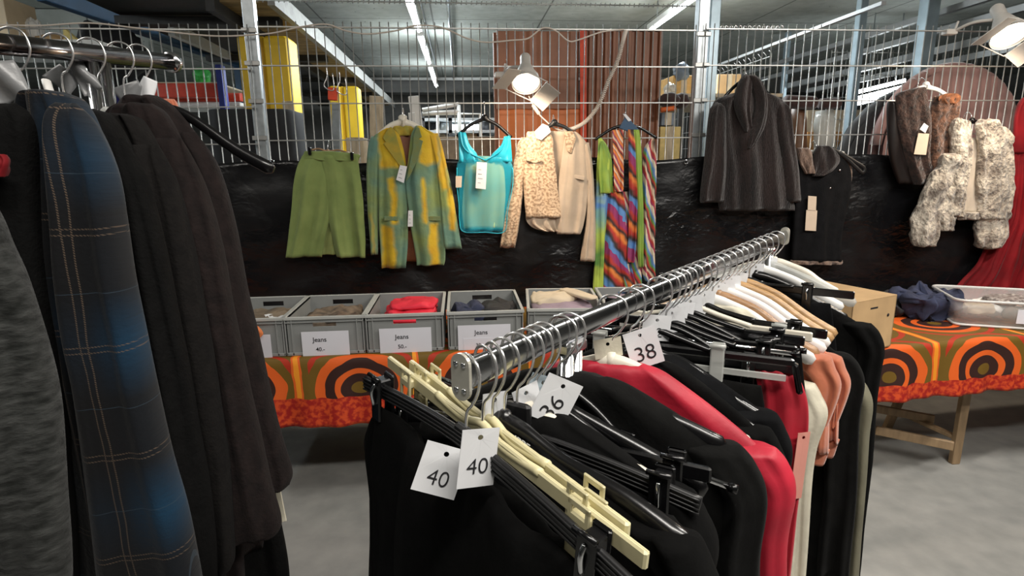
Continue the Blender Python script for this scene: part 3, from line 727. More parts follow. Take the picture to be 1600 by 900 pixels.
def fabric(name, c1, c2, scale=12, bump=.25, sheen=.15, rough=.85, weave=350):
    m = mat(name, c1, rough, 0, 0, scale, 0, col2=c2, sheen=sheen, spec=.25); g = NG(m)
    x, y, uv = g.uv(); wv = g.math('MULTIPLY', g.math('SINE', g.math('MULTIPLY', x, weave*6)), g.math('SINE', g.math('MULTIPLY', y, weave*6)))
    n = g.noise(uv, 11, 4); g.bump(g.math('ADD', g.math('MULTIPLY', wv, .04), n), bump*1.6, .025); return m
# green skirt
M['greencloth'] = fabric('green_linen', (.24, .31, .10), (.19, .26, .08))
wall_hanger(512, 222, 233, ((482, 236), (547, 240)), M['wood'], 'small wooden trouser hanger holding the green skirt', 'bar', armr=.006)
sk = root_at('skirt', 510, 403, 'plain moss green knee length skirt with a front slit', 'skirt')
cloth('back_panel', [(330, 500, 528), (370, 496, 532), (398, 494, 534)], mat('green_lining', (.30, .36, .12), .8), sk, CY-.002, .004, fold=.004)
cloth('front_panel', [(238, 478, 530), (255, 467, 524), (290, 458, 519), (343, 452, 515), (375, 450, 508), (402, 447, 503)], M['greencloth'], sk, CY-.012, .016, fold=.010, nf=3, seed=3, diag=1.2)
cloth('front_panel', [(241, 498, 558), (262, 505, 562), (300, 509, 566), (343, 513, 569), (375, 519, 571), (402, 525, 572)], M['greencloth'], sk, CY-.020, .014, fold=.009, nf=3, seed=5, diag=-.8)
cloth('waistband', [(236, 476, 520), (241, 474, 560), (248, 472, 561), (252, 500, 560)], M['greencloth'], sk, CY-.016, .02, nr=12, fold=.002)
for x, y in ((484, 236), (550, 244)):
    a = PY(x, y, CY-.04); MB().box((a.x-.008, a.y-.012, a.z-.022), (a.x+.008, a.y+.02, a.z+.02), None, .003).build('clip', M['blackpl'], sk)

# yellow and teal blazer
def blazer_mat():
    m = mat('watercolour_weave', (.8, .6, .1), .7, sheen=.2, spec=.3); g = NG(m); x, z, uv = g.uv()
    nz = g.n('ShaderNodeTexNoise'); nz.inputs['Scale'].default_value = 9; g.l(uv, nz.inputs['Vector'])
    dx = g.math('MULTIPLY', g.math('SUBTRACT', nz.outputs['Fac'], .5), .06)
    X = g.math('ADD', x, dx); Z = g.math('ADD', z, dx)
    def sb(px0, px1, py0, py1, s=.022):
        a, b = PY(px0, py0, CY), PY(px1, py1, CY); out = None
        for v, lo, hi in ((X, a.x, b.x), (Z, b.z, a.z)):
            q = g.math('MULTIPLY', g.math('SUBTRACT', v, lo), 1/s); q = g.math('MINIMUM', g.math('MAXIMUM', q, 0), 1)
            r = g.math('MULTIPLY', g.math('SUBTRACT', hi, v), 1/s); r = g.math('MINIMUM', g.math('MAXIMUM', r, 0), 1)
            for k in (q, r): out = k if out is None else g.math('MULTIPLY', out, k)
        return out
    c = (.12, .22, .15)
    base = g.ramp(g.noise(uv, 5, 2), [(.35, (.11, .22, .17)), (.65, (.20, .26, .08))])
    Yl = g.ramp(g.noise(uv, 7, 2), [(.35, (.50, .30, .015)), (.65, (.60, .42, .02))])
    boxes = [(588, 640, 190, 263), (650, 690, 180, 258), (606, 626, 272, 352), (656, 672, 275, 352), (592, 622, 350, 425), (668, 690, 345, 425), (682, 704, 205, 300), (696, 715, 290, 362), (572, 580, 245, 330), (576, 588, 330, 400)]
    f = None
    for b in boxes:
        q = sb(*b); f = q if f is None else g.math('MAXIMUM', f, q)
    cc = g.mix(f, base, Yl); g.col(cc); g.bump(g.noise(uv, 12, 5), .5, .02); return m
M['blazer'] = blazer_mat()
M['blazerteal'] = fabric('teal_olive_weave', (.13, .22, .13), (.19, .20, .06), 20)
M['blazerlap'] = fabric('gold_olive_weave', (.50, .32, .03), (.24, .26, .06), 14)
bz = root_at('blazer', 645, 420, 'long yellow and teal blocked blazer hanging open on the fence', 'blazer')
wall_hanger(629, 170, 186, ((592, 212), (668, 212)), M['ivory'], 'ivory shaped hanger inside the yellow and teal blazer', armr=.014)
cloth('back_panel', [(200, 612, 660), (260, 605, 680), (350, 605, 685), (408, 606, 680)], mat('rust_lining', (.24, .08, .03), .5, 0, .15), bz, CY+.012, .006, fold=.004, uvm=True)
cloth('collar_back', [(196, 609, 651), (203, 611, 650), (212, 615, 648)], M['blazerlap'], bz, CY-.002, .01, nr=10)
cloth('left_sleeve', [(213, 580, 596), (228, 575, 596), (260, 573, 595), (310, 573, 592), (360, 577, 591), (398, 580, 591)], M['blazer'], bz, CY-.005, .03, fold=.004, nf=2, seed=4, uvm=True)
cloth('right_sleeve', [(208, 668, 684), (224, 672, 690), (260, 680, 699), (300, 684, 707), (345, 688, 715), (389, 693, 722)], M['blazer'], bz, CY-.005, .032, fold=.004, nf=2, seed=9, uvm=True)
cloth('front_panel', [(199, 604, 612), (206, 592, 620), (216, 583, 626), (250, 589, 634), (284, 591, 636), (340, 592, 637), (380, 594, 637), (419, 596, 634)], M['blazer'], bz, CY-.018, .018, fold=.006, nf=3, seed=2, uvm=True)
cloth('front_panel', [(196, 650, 658), (203, 646, 668), (214, 642, 682), (250, 637, 686), (284, 633, 688), (340, 640, 692), (380, 646, 695), (404, 650, 696), (415, 651, 694)], M['blazer'], bz, CY-.024, .018, fold=.006, nf=3, seed=8, uvm=True)
poly('lapel', [(607, 200), (598, 215), (603, 222), (599, 224), (614, 245), (631, 268), (634, 262), (626, 235), (617, 205), (611, 198)], M['blazerlap'], bz, CY-.050, .008)
poly('lapel', [(651, 198), (646, 212), (645, 232), (634, 284), (640, 276), (652, 250), (661, 220), (654, 217), (659, 214), (655, 200)], M['blazerteal'], bz, CY-.054, .008)
for px in (592+18, 668+8):
    poly('pocket_flap', [(px-10, 338), (px+12, 338), (px+12, 345), (px-10, 345)], M['blazerteal'], bz, CY-.043, .006)
tagcard('price_tag', [(625, 258), (636, 260), (631, 286), (619, 281)], M['paper'], 'white tag hanging at the lapels of the blazer', CY-.065)
tagcard('price_tag', [(638, 329), (645, 329), (645, 354), (637, 354)], M['paper'], 'white tag hanging inside the open front of the blazer', CY-.05)

# turquoise sheer top
M['sheer'] = mat('turquoise_organza', (.02, .45, .62), .35, 0, .1, 6, alpha=.45, sheen=.3)
M['turq'] = mat('turquoise_edge', (.02, .46, .62), .45, 0, .1, 10)
M['cami'] = mat('lime_camisole', (.60, .60, .16), .7, 0, .15, 6, col2=(.30, .50, .30))
tt = root_at('sleeveless_top', 757, 363, 'sheer turquoise sleeveless top over a lime underlayer', 'top')
wall_hanger(757, 160, 181, ((714, 213), (799, 215)), M['blackpl'], 'black hanger holding the sheer turquoise top')
cloth('underlayer', [(243, 733, 745), (250, 729, 782), (290, 724, 790), (330, 722, 788), (357, 725, 786)], M['cami'], tt, CY, .012, fold=.004, nf=4)
cloth('body', [(244, 722, 800), (252, 716, 798), (262, 714, 801), (285, 716, 799), (320, 717, 795), (345, 718, 791), (362, 722, 788)], M['sheer'], tt, CY-.008, .024, fold=.006, nf=5, seed=6)
for sg, pts in ((0, [(719, 206), (722, 225), (732, 238), (757, 250)]), (1, [(795, 212), (785, 232), (772, 243), (757, 251)])):
    P = [PY(x, y, CY-.03) for x, y in pts]; MB().tube(spline(P, 6), .009, 8, rz=.5).build('neckline', M['turq'], tt)
for rows in ([(207, 716, 728), (225, 717, 734), (240, 717, 745), (254, 717, 748)], [(213, 788, 798), (228, 782, 799), (242, 768, 800), (254, 762, 801)]):
    cloth('strap', rows, M['turq'], tt, CY-.014, .016, nr=14, fold=.005, nf=3)
P = [PY(x, y, CY-.028) for x, y in [(714, 262), (714, 290), (717, 320), (718, 345), (724, 362), (757, 363), (788, 362), (793, 330), (801, 290), (801, 262)]]
MB().tube(spline(P, 5), .0028, 6).build('edging', M['turq'], tt)
tagcard('price_tag', [(745, 253), (761, 254), (759, 296), (743, 294)], M['paper'], 'large white tag on the chest of the turquoise top', CY-.055, lines=4)
tagcard('price_tag', [(712, 275), (722, 275), (721, 293), (712, 293)], M['beigetag'], 'small kraft tag at the left side of the turquoise top', CY-.05, lines=0)

# beige jackets
def brocade(name, c1, c2, scale=70):
    m = mat(name, c1, .6, 0, 0, scale, .0, col2=c2, sheen=.2); g = NG(m); x, y, uv = g.uv()
    n = g.noise(uv, scale, 3); r = g.ramp(n, [(.40, c2), (.55, c1)]); g.col(r); g.bump(n, .6, .006); return m
M['brocade'] = brocade('beige_brocade', (.60, .44, .29), (.30, .19, .11))
M['beige'] = fabric('beige_linen', (.56, .45, .34), (.48, .38, .28))
bj = root_at('cropped_jacket', 858, 367, 'cropped beige jacket with an embroidered left front, under the lit lamp', 'jacket')
wall_hanger(866, 181, 189, ((826, 222), (902, 214)), M['blackpl2'], 'black hanger inside the beige jacket below the lamp')
cloth('back_panel', [(205, 858, 888), (240, 850, 900), (300, 840, 905), (352, 828, 900)], M['beige'], bj, CY+.01, .008)
cloth('left_sleeve', [(214, 815, 832), (230, 808, 828), (270, 801, 820), (300, 798, 817), (345, 788, 812), (387, 781, 805)], M['brocade'], bj, CY-.01, .032, fold=.006, nf=2, seed=14, crumple=.004)
cloth('right_sleeve', [(222, 903, 920), (250, 910, 924), (300, 916, 928), (340, 916, 930), (380, 911, 931), (408, 907, 930)], M['beige'], bj, CY-.006, .03, fold=.006, nf=2, seed=15)
cloth('lower_front', [(330, 821, 880), (345, 822, 872), (356, 832, 872), (362, 850, 872)], M['beige'], bj, CY-.012, .014, nr=16)
cloth('right_front', [(206, 887, 900), (214, 884, 909), (228, 880, 917), (270, 874, 920), (320, 868, 917), (350, 868, 912), (366, 870, 907)], M['beige'], bj, CY-.016, .02, fold=.007, nf=3, seed=16)
cloth('embroidered_front', [(205, 824, 846), (212, 822, 862), (240, 820, 866), (280, 818, 870), (320, 820, 875), (340, 822, 878)], M['brocade'], bj, CY-.034, .013, fold=.005, nf=3, seed=17, crumple=.003)
poly('collar', [(836, 205), (848, 193), (857, 197), (861, 206), (846, 219), (838, 216)], M['white'], bj, CY-.060, .01)
poly('collar', [(882, 205), (895, 205), (900, 216), (893, 240), (886, 236), (884, 224)], M['brocade'], bj, CY-.046, .01)
poly('pocket_flap', [(822, 247), (848, 247), (846, 252), (836, 255), (823, 251)], M['brocade'], bj, CY-.056, .006)
poly('pocket_flap', [(893, 272), (914, 276), (913, 282), (894, 278)], M['beige'], bj, CY-.044, .006)

# multicoloured scarves
def stripes(name, stops, ang, freq, seed=0, warp=.5):
    m = mat(name, (.5, .5, .5), .6, sheen=.2); g = NG(m); x, y, uv = g.uv()
    n = g.noise(uv, 9, 2); q = g.math('ADD', g.math('MULTIPLY', x, math.cos(ang)*freq), g.math('MULTIPLY', y, math.sin(ang)*freq))
    q = g.math('FRACT', g.math('ADD', g.math('ADD', q, g.math('MULTIPLY', n, warp)), seed))
    k = len(stops); g.col(g.ramp(q, [(i/k, c) for i, c in enumerate(stops)], 'EASE')); g.bump(g.noise(uv, 40, 3), .2, .003); return m
R_, O_, Bl, G_, Mg, Cr, Bk, Lm = (.45, .03, .02), (.75, .22, .04), (.10, .25, .55), (.12, .30, .06), (.30, .03, .14), (.75, .62, .45), (.03, .02, .02), (.42, .55, .08)
M['multi1'] = stripes('zigzag_silk', [R_, Cr, O_, Bk, R_, Cr, Mg, O_], .55, 15)
M['multi2'] = stripes('blue_red_silk', [Bl, Bl, Bk, R_, O_, Bk, R_, Mg], .75, 5.5, .35)
M['multi3'] = stripes('crimson_silk', [Mg, R_, Cr, Bk, R_, G_, Bl, Cr], .35, 11)
M['lime'] = mat('lime_silk', (.36, .46, .05), .6, 0, .2, 5, col2=(.14, .30, .05), sheen=.2)
M['limeblue'] = stripes('lime_blue_silk', [Lm, G_, Lm, (.2, .4, .35), Bl, Lm], 1.5, 1.6)
wall_hanger(979, 176, 190, ((930, 218), (1026, 216)), M['blackpl'], 'black hanger with a blue paper collar holding the bright scarves', armr=.007)
for p_, lb in (([(968, 200), (979, 180), (994, 198), (1000, 204), (984, 206)], 'blue paper collar over the top of the scarf hanger'),): poly('paper_collar', p_, M['bluesteel'], None, CY-.03, .02, lb, 'paper')
poly('white_sticker', [(973, 178), (978, 178), (987, 188), (982, 190)], M['paper'], None, CY-.035, .003, 'small white sticker on top of the blue paper collar', 'sticker')
def scarf(rows, mt, label, dy, **k): return cloth('silk_scarf', rows, mt, None, CY-dy, k.pop('th', .008), label, 'scarf', 'bright silk scarves on one hanger', **k)
scarf([(215, 935, 940), (232, 934, 950), (265, 932, 956), (330, 930, 950), (400, 929, 946), (457, 926, 946)], M['limeblue'], 'long lime green scarf, leftmost of the scarves', .0, seed=31, fold=.01, nf=2, th=.012)
scarf([(220, 938, 942), (245, 936, 954), (275, 936, 957), (302, 938, 958)], M['lime'], 'short flared lime scarf overlapping the long leftmost one', .025, seed=32, fold=.008, nf=2)
scarf([(203, 957, 975), (240, 958, 974), (290, 959, 974), (300, 960, 972)], M['multi1'], 'red and cream striped short scarf left of the hanger centre', .03, seed=33, fold=.006, nf=2)
scarf([(290, 952, 972), (330, 950, 978), (380, 944, 985), (430, 943, 990), (459, 944, 1000)], M['multi2'], 'wide blue and orange patterned scarf in the lower middle', .005, seed=34, fold=.012, nf=4, th=.014)
scarf([(203, 981, 990), (260, 982, 996), (320, 983, 996), (400, 981, 993), (410, 982, 990)], M['multi2'], 'narrow blue and red scarf at the hanger centre', .03, seed=35, fold=.006, nf=2)
scarf([(203, 990, 999), (250, 992, 1003), (320, 996, 1005), (380, 996, 1006), (417, 998, 1006)], M['lime'], 'long green scarf just right of the hanger centre', .035, seed=36, fold=.006, nf=2)
scarf([(300, 970, 985), (380, 972, 1000), (455, 975, 1003)], M['multi3'], 'dark striped scarf hanging behind the green one', .0, seed=37, fold=.01, nf=3)
scarf([(216, 1016, 1020), (235, 1006, 1024), (280, 1004, 1026), (350, 1004, 1025), (420, 1004, 1024), (440, 1008, 1024)], M['multi3'], 'crimson striped scarf, rightmost of the scarves', .01, seed=38, fold=.01, nf=3, th=.014)

# dark fur coat
def fur(name, c1, c2, scale=9, big=.7, fine=90, dist=.02, stretch=(2.2, 2.2, .7), rough=.75):
    m = mat(name, c1, rough, sheen=.35, spec=.2); g = NG(m); tc = g.n('ShaderNodeTexCoord')
    mp = g.n('ShaderNodeMapping'); mp.inputs['Scale'].default_value = stretch; g.l(tc.outputs['Object'], mp.inputs[0])
    n1 = g.noise(mp.outputs[0], scale, 4); n2 = g.noise(mp.outputs[0], fine, 6)
    f = g.math('ADD', g.math('MULTIPLY', n1, .65), g.math('MULTIPLY', n2, .35))
    g.col(g.ramp(f, [(.38, c2), (.62, c1)])); g.bump(g.math('ADD', n1, g.math('MULTIPLY', n2, .6)), big, dist); return m
M['mink'] = fur('dark_mink', (.022, .012, .0105), (.003, .002, .0022), 5, .6, 70, .03, (3.2, 3.2, .45))
wall_hanger(1166, 108, 118, ((1125, 160), (1214, 160)), M['blackpl'], 'hanger hook above the dark fur coat')
fc = root_at('fur_coat', 1170, 330, 'long sleeved dark brown fur coat with a high shawl collar', 'coat')
cloth('body', [(144, 1148, 1194), (150, 1132, 1212), (158, 1118, 1224), (175, 1113, 1230), (200, 1114, 1232), (260, 1122, 1232), (300, 1122, 1236), (329, 1124, 1240)], M['mink'], fc, CY-.03, .05, fold=.012, nf=6, seed=41)
cloth('left_sleeve', [(160, 1118, 1130), (175, 1110, 1135), (220, 1104, 1134), (270, 1098, 1132), (316, 1094, 1129)], M['mink'], fc, CY-.04, .05, fold=.008, nf=2, captop=.4, seed=42)
cloth('right_sleeve', [(160, 1212, 1224), (175, 1208, 1233), (220, 1210, 1240), (270, 1216, 1247), (316, 1220, 1250)], M['mink'], fc, CY-.04, .05, fold=.008, nf=2, captop=.4, seed=43)
cloth('shawl_collar', [(117, 1162, 1172), (128, 1155, 1174), (145, 1150, 1173), (165, 1148, 1171), (185, 1154, 1172), (207, 1163, 1174)], M['mink'], fc, CY-.085, .03, fold=.006, nf=2, seed=44, captop=.15, capbot=.2)
cloth('shawl_collar', [(117, 1167, 1180), (130, 1172, 1190), (150, 1178, 1197), (172, 1178, 1198), (195, 1173, 1194), (215, 1168, 1184), (232, 1167, 1174)], M['mink'], fc, CY-.090, .034, fold=.006, nf=2, seed=45, captop=.15, capbot=.2)
cloth('neck', [(122, 1160, 1182), (140, 1156, 1190), (165, 1155, 1192)], M['mink'], fc, CY-.04, .03)
for y in (205, 265):
    c0 = PY(1174, y, CY-.095); MB().lathe([(.0, 0), (.009, .001), (.009, .004), (0, .006)], c0, (0, -1, 0), 14).build('button', M['blackpl2'], fc)

# black waistcoat
M['vest'] = mat('black_knit', (.009, .009, .010), .95, 0, .2, 25, .5, 120, spec=.15)
M['collarfur'] = fur('beige_fur', (.34, .23, .17), (.08, .05, .04), 14)
bv = root_at('fur_waistcoat', 1280, 412, 'black fur-collared sleeveless waistcoat with a long kraft tag', 'waistcoat')
wall_hanger(1276, 222, 234, ((1248, 246), (1318, 240)), M['white'], 'white hanger top in the black waistcoat', armr=.010)
cloth('body', [(240, 1252, 1302), (250, 1247, 1318), (270, 1244, 1328), (300, 1241, 1327), (340, 1239, 1318), (380, 1238, 1312), (410, 1237, 1314)], M['vest'], bv, CY-.02, .04, fold=.008, nf=4, seed=51)
cloth('collar', [(231, 1246, 1262), (240, 1246, 1268), (256, 1250, 1269), (272, 1258, 1270)], M['collarfur'], bv, CY-.06, .02, fold=.006, nf=2, crumple=.004)
cloth('collar', [(228, 1276, 1296), (238, 1272, 1308), (252, 1270, 1312), (266, 1270, 1300), (276, 1269, 1280)], M['mink'], bv, CY-.06, .022, fold=.008, nf=2, crumple=.004)
cloth('hem', [(406, 1236, 1315), (409, 1236, 1315), (413, 1238, 1314)], M['collarfur'], bv, CY-.02, .045, nr=8)
P = [PY(x, y, CY-.03) for x, y in [(1312, 244), (1326, 256), (1330, 272), (1326, 300), (1321, 322)]]; MB().tube(spline(P, 6), .006, 8).build('armhole_trim', M['collarfur'], bv)
for x, y in ((1297, 294), (1312, 266)):
    c0 = PY(x, y, CY-.063); MB().lathe([(0, 0), (.008, .001), (.007, .004), (0, .006)], c0, (0, -1, 0), 14).build('snap_button', M['chrome'], bv)
P = [PY(x, y, CY-.05) for x, y in [(1300, 232), (1320, 245), (1338, 262), (1348, 270), (1350, 262), (1335, 252), (1312, 238)]]; MB().tube(spline(P, 6), .007, 8, rz=1.6).build('strap', M['blackpl2'], bv)
tagcard('price_tag', [(1263, 306), (1276, 307), (1275, 329), (1262, 328)], M['beigetag'], 'upper kraft tag on the black waistcoat', CY-.075, lines=0)
tagcard('price_tag', [(1260, 328), (1277, 329), (1275, 361), (1258, 360)], M['beigetag'], 'longer lower kraft tag on the black waistcoat', CY-.072, lines=0)

# brown lambskin waistcoat
M['lamb'] = fur('brown_lambskin', (.15, .068, .038), (.02, .009, .006), 26, .9, 70, .02, (1, 1, 1))
M['lambdark'] = fur('dark_lambskin', (.07, .035, .025), (.012, .007, .006), 26, .8, 70, .02, (1, 1, 1))
M['leather'] = mat('dark_leather', (.012, .007, .006), .45, 0, .2, 12, .3, 40)
lv = root_at('lambskin_waistcoat', 1440, 288, 'curly brown lambskin waistcoat hanging open from a white hanger', 'waistcoat')
wall_hanger(1447, 122, 131, ((1418, 152), (1488, 156)), M['white'], 'white hanger in the brown lambskin waistcoat', armr=.010)
cloth('left_shoulder', [(158, 1388, 1402), (175, 1386, 1420), (210, 1386, 1430), (250, 1391, 1440), (288, 1405, 1452)], M['leather'], lv, CY-.02, .03, fold=.006, nf=3, seed=62)
cloth('left_front', [(137, 1428, 1443), (146, 1402, 1447), (165, 1401, 1450), (195, 1403, 1455), (225, 1410, 1452), (255, 1418, 1452), (288, 1428, 1462)], M['lambdark'], lv, CY-.05, .026, fold=.008, nf=3, seed=61, crumple=.006)
cloth('right_front', [(150, 1462, 1498), (165, 1456, 1500), (190, 1452, 1496), (220, 1449, 1491), (250, 1447, 1484), (288, 1446, 1470)], M['lamb'], lv, CY-.05, .024, fold=.010, nf=3, seed=63, crumple=.008)
cloth('inner_back', [(190, 1440, 1460), (240, 1445, 1480), (287, 1440, 1480)], M['leather'], lv, CY-.02, .02)
cloth('fur_lapel', [(147, 1478, 1497), (151, 1468, 1501), (157, 1466, 1500), (163, 1474, 1492)], mat('orange_fur', (.22, .08, .03), .9, 0, .3, 40, .8, 60), lv, CY-.07, .008, nr=16, crumple=.004)
tagcard('price_tag', [(1435, 208), (1452, 209), (1447, 242), (1428, 241)], M['beigetag'], 'kraft tag on the brown lambskin waistcoat', CY-.10, lines=0)
tagcard('price_tag', [(1444, 192), (1451, 197), (1446, 208), (1437, 202)], M['paper'], 'little pale tag on the brown lambskin waistcoat', CY-.105, lines=0)

# white fur jacket
M['whitefur'] = fur('white_rabbit_fur', (.70, .63, .52), (.17, .14, .115), 10, 1.0, 45, .04, (1.3, 1.3, .9))
wf = root_at('white_fur_jacket', 1525, 390, 'fluffy white and grey fur jacket with long sleeves', 'jacket')
wall_hanger(1519, 176, 186, ((1492, 205), (1560, 202)), M['blackpl'], 'black hanger in the white fur jacket')
cloth('lining', [(215, 1510, 1530), (280, 1500, 1532), (332, 1496, 1530)], mat('cream_satin', (.62, .54, .44), .35, 0, .1), wf, CY-.06, .015, fold=.004)
cloth('left_front', [(184, 1494, 1506), (196, 1488, 1516), (230, 1486, 1518), (280, 1484, 1512), (330, 1478, 1503), (338, 1478, 1500)], M['whitefur'], wf, CY-.085, .035, fold=.008, nf=2, crumple=.016, seed=71)
cloth('right_front', [(185, 1534, 1546), (196, 1524, 1562), (230, 1526, 1570), (280, 1524, 1576), (330, 1526, 1578), (343, 1530, 1576)], M['whitefur'], wf, CY-.085, .04, fold=.008, nf=3, crumple=.018, seed=72)
cloth('left_sleeve', [(240, 1474, 1500), (270, 1458, 1492), (300, 1444, 1480), (330, 1432, 1468), (360, 1424, 1464), (384, 1426, 1460)], M['whitefur'], wf, CY-.12, .04, fold=.008, nf=2, crumple=.022, seed=73)
cloth('sleeve_lining', [(290, 1470, 1500), (330, 1462, 1496), (362, 1462, 1488)], M['whitefur'], wf, CY-.09, .03, crumple=.018, seed=75)
cloth('right_sleeve', [(200, 1552, 1572), (240, 1554, 1578), (300, 1548, 1578), (345, 1530, 1574), (370, 1526, 1572), (388, 1528, 1560)], M['whitefur'], wf, CY-.075, .04, fold=.008, nf=2, crumple=.018, seed=74)
cloth('hem', [(330, 1496, 1528), (336, 1494, 1530), (343, 1496, 1528)], M['whitefur'], wf, CY-.08, .025, nr=8, crumple=.008)

# red gown at the right edge
M['gown'] = mat('red_satin', (.25, .006, .011), .72, 0, .3, 6, .25, 30, sheen=.05, spec=.2)
rg = root_at('red_gown', 1620, 480, 'long deep red gown sweeping down behind the right table', 'gown')
cloth('bodice', [(150, 1602, 1650), (170, 1592, 1660), (210, 1583, 1668), (240, 1582, 1668)], M['gown'], rg, CY-.02, .035, fold=.014, nf=4, seed=81)
cloth('skirt', [(226, 1584, 1666), (260, 1578, 1680), (330, 1562, 1700), (400, 1530, 1725), (440, 1500, 1745), (482, 1468, 1760)], M['gown'], rg, CY-.01, .035, fold=.020, nf=15, seed=82, n=180, nr=60, diag=-1.2)

# ================================================================== TABLES
TZ = .73
def cloth_mat():
    m = mat('retro_cotton', (.7, .2, .03), .6, spec=.35); g = NG(m); x, y, uv = g.uv()
    n = g.noise(uv, 6, 2); xx = g.math('ADD', x, g.math('MULTIPLY', g.math('SUBTRACT', n, .5), .05))
    u = g.math('SUBTRACT', g.math('FRACT', g.math('DIVIDE', xx, .52)), .5); u = g.math('MULTIPLY', u, .52)
    vv = g.math('ADD', g.math('FRACT', g.math('DIVIDE', g.math('ADD', y, .33), .40)), -.5); vv = g.math('MULTIPLY', vv, .40)
    r = g.math('SQRT', g.math('ADD', g.math('POWER', g.math('MULTIPLY', u, 1.0), 2), g.math('POWER', g.math('MULTIPLY', vv, 1.25), 2)))
    OR, OL, DK, RD, YE = (.72, .115, .015), (.15, .085, .010), (.035, .012, .009), (.42, .03, .01), (.85, .30, .02)
    ring = g.ramp(g.math('MULTIPLY', r, 3.0), [(0, OL), (.10, DK), (.24, OR), (.33, DK), (.47, OR), (.60, OL), (.72, RD), (.80, OL)], 'CONSTANT')
    st = g.math('SINE', g.math('MULTIPLY', xx, 62)); stc = g.ramp(st, [(0, OL), (.35, OR), (.8, YE)], 'CONSTANT')
    far = g.math('GREATER_THAN', g.math('ABSOLUTE', u), .225)
    c = g.mix(far, ring, stc)
    # border along the hem
    z = g.math('ADD', y, g.math('MULTIPLY', g.math('SINE', g.math('MULTIPLY', x, 60)), .003))
    hem = g.math('LESS_THAN', z, -.17); hc = g.ramp(g.noise(uv, 45, 2), [(.42, (.34, .012, .008)), (.60, (.62, .07, .015))])
    g.col(g.mix(hem, c, hc)); g.bump(g.noise(uv, 12, 3), .2, .01); return m
M['retro'] = cloth_mat()
def table(x0, x1, y0, dep, ang, drop, label, legs, seed):
    Mt = Matrix.Translation(V((x0, y0, 0))) @ Matrix.Rotation(ang, 4, 'Z'); L = x1-x0
    root = empty('trestle_table', (x0, y0, 0), label, 'table', None, Mt)
    MB().box((0, .02, TZ-.03), (L, dep, TZ-.004), Mt, .004).build('tabletop', M['tablewood'], root)
    for x in legs:
        mb = MB()
        mb.bar(Mt @ V((x, .16, 0)), Mt @ V((x, .16, TZ-.03)), .045, .03, (0, 1, 0), .003); mb.build('leg', M['tablewood'], root)
        mb = MB(); mb.bar(Mt @ V((x-.03, dep-.1, 0)), Mt @ V((x-.03, dep*.55, TZ-.03)), .045, .03, (0, 1, 0), .003); mb.build('leg', M['tablewood'], root)
        MB().bar(Mt @ V((x, .16, .14)), Mt @ V((x-.03, dep-.14, .14)), .035, .02, (0, 0, 1), .003).build('stretcher', M['tablewood'], root)
    n = 160
    def fn(u, v):
        s = v*(dep+drop)                     # s from the back edge
        if s < dep-.012: p = V((u*L, dep-s, TZ+.0015))
        elif s < dep+.012:
            a = (s-dep+.012)/.024*math.pi/2; p = V((u*L, .012-.012*math.sin(a)-.0, TZ+.0015-.012*(1-math.cos(a))))
        else:
            q = (s-dep)/drop; rip = .012*math.sin(u*L*19+seed)+.008*math.sin(u*L*43+2*seed)
            p = V((u*L, -.002-.02*q+rip*q, TZ-.010-(s-dep)))
        return p
    vs = [i/60*dep/(dep+drop) for i in range(60)]
    mb = MB(); nv = 70; uv = []; vv = []
    for j in range(nv+1):
        for i in range(n+1):
            u, v = i/n, j/nv; vv.append(Mt @ fn(u, v)); uv.append((u*L+seed*.31, dep-v*(dep+drop)))
    fs = [(j*(n+1)+i, (j+1)*(n+1)+i, (j+1)*(n+1)+i+1, j*(n+1)+i+1) for j in range(nv) for i in range(n)]
    mb.add(vv, fs, uv, True)
    o = mb.build('tablecloth', M['retro'], None, label.replace('wooden trestle table', 'orange and brown retro patterned cloth on the table').split(' carrying')[0], 'tablecloth', 'retro patterned tablecloths')
    s = o.modifiers.new('s', 'SOLIDIFY'); s.thickness = .0015
    return root, Mt
M['tablewood'] = mat('table_wood', (.40, .27, .15), .6, 0, .2, 6, .1, 30, stretch=(6, 6, 1))
t1, Mt1 = table(-1.75, .85, 2.44, .78, .0, .30, 'wooden trestle table carrying the grey crates on the left', (.25, 2.2), 1.7)
t2, Mt2 = table(1.55, 3.75, 2.255, .66, math.atan2(.08, .78), .245, 'wooden trestle table carrying the carton and clear tub on the right', (.15, .985), 3.1)
bpy.data.objects[[o.name for o in C.objects if o.name.startswith('tablecloth')][0]]['label'] = 'orange and brown retro patterned tablecloth under the grey crates'
bpy.data.objects[[o.name for o in C.objects if o.name.startswith('tablecloth')][1]]['label'] = 'orange and brown retro patterned tablecloth under the clear tub'
for (p, q, z) in (((1368, 672), (1490, 697), .17), ((1368, 638), (1460, 655), .17)):
    MB().bar(PZ(*p, z), PZ(*q, z), .02, .045, (0, 0, 1), .003).build('stretcher', M['tablewood'], t2)

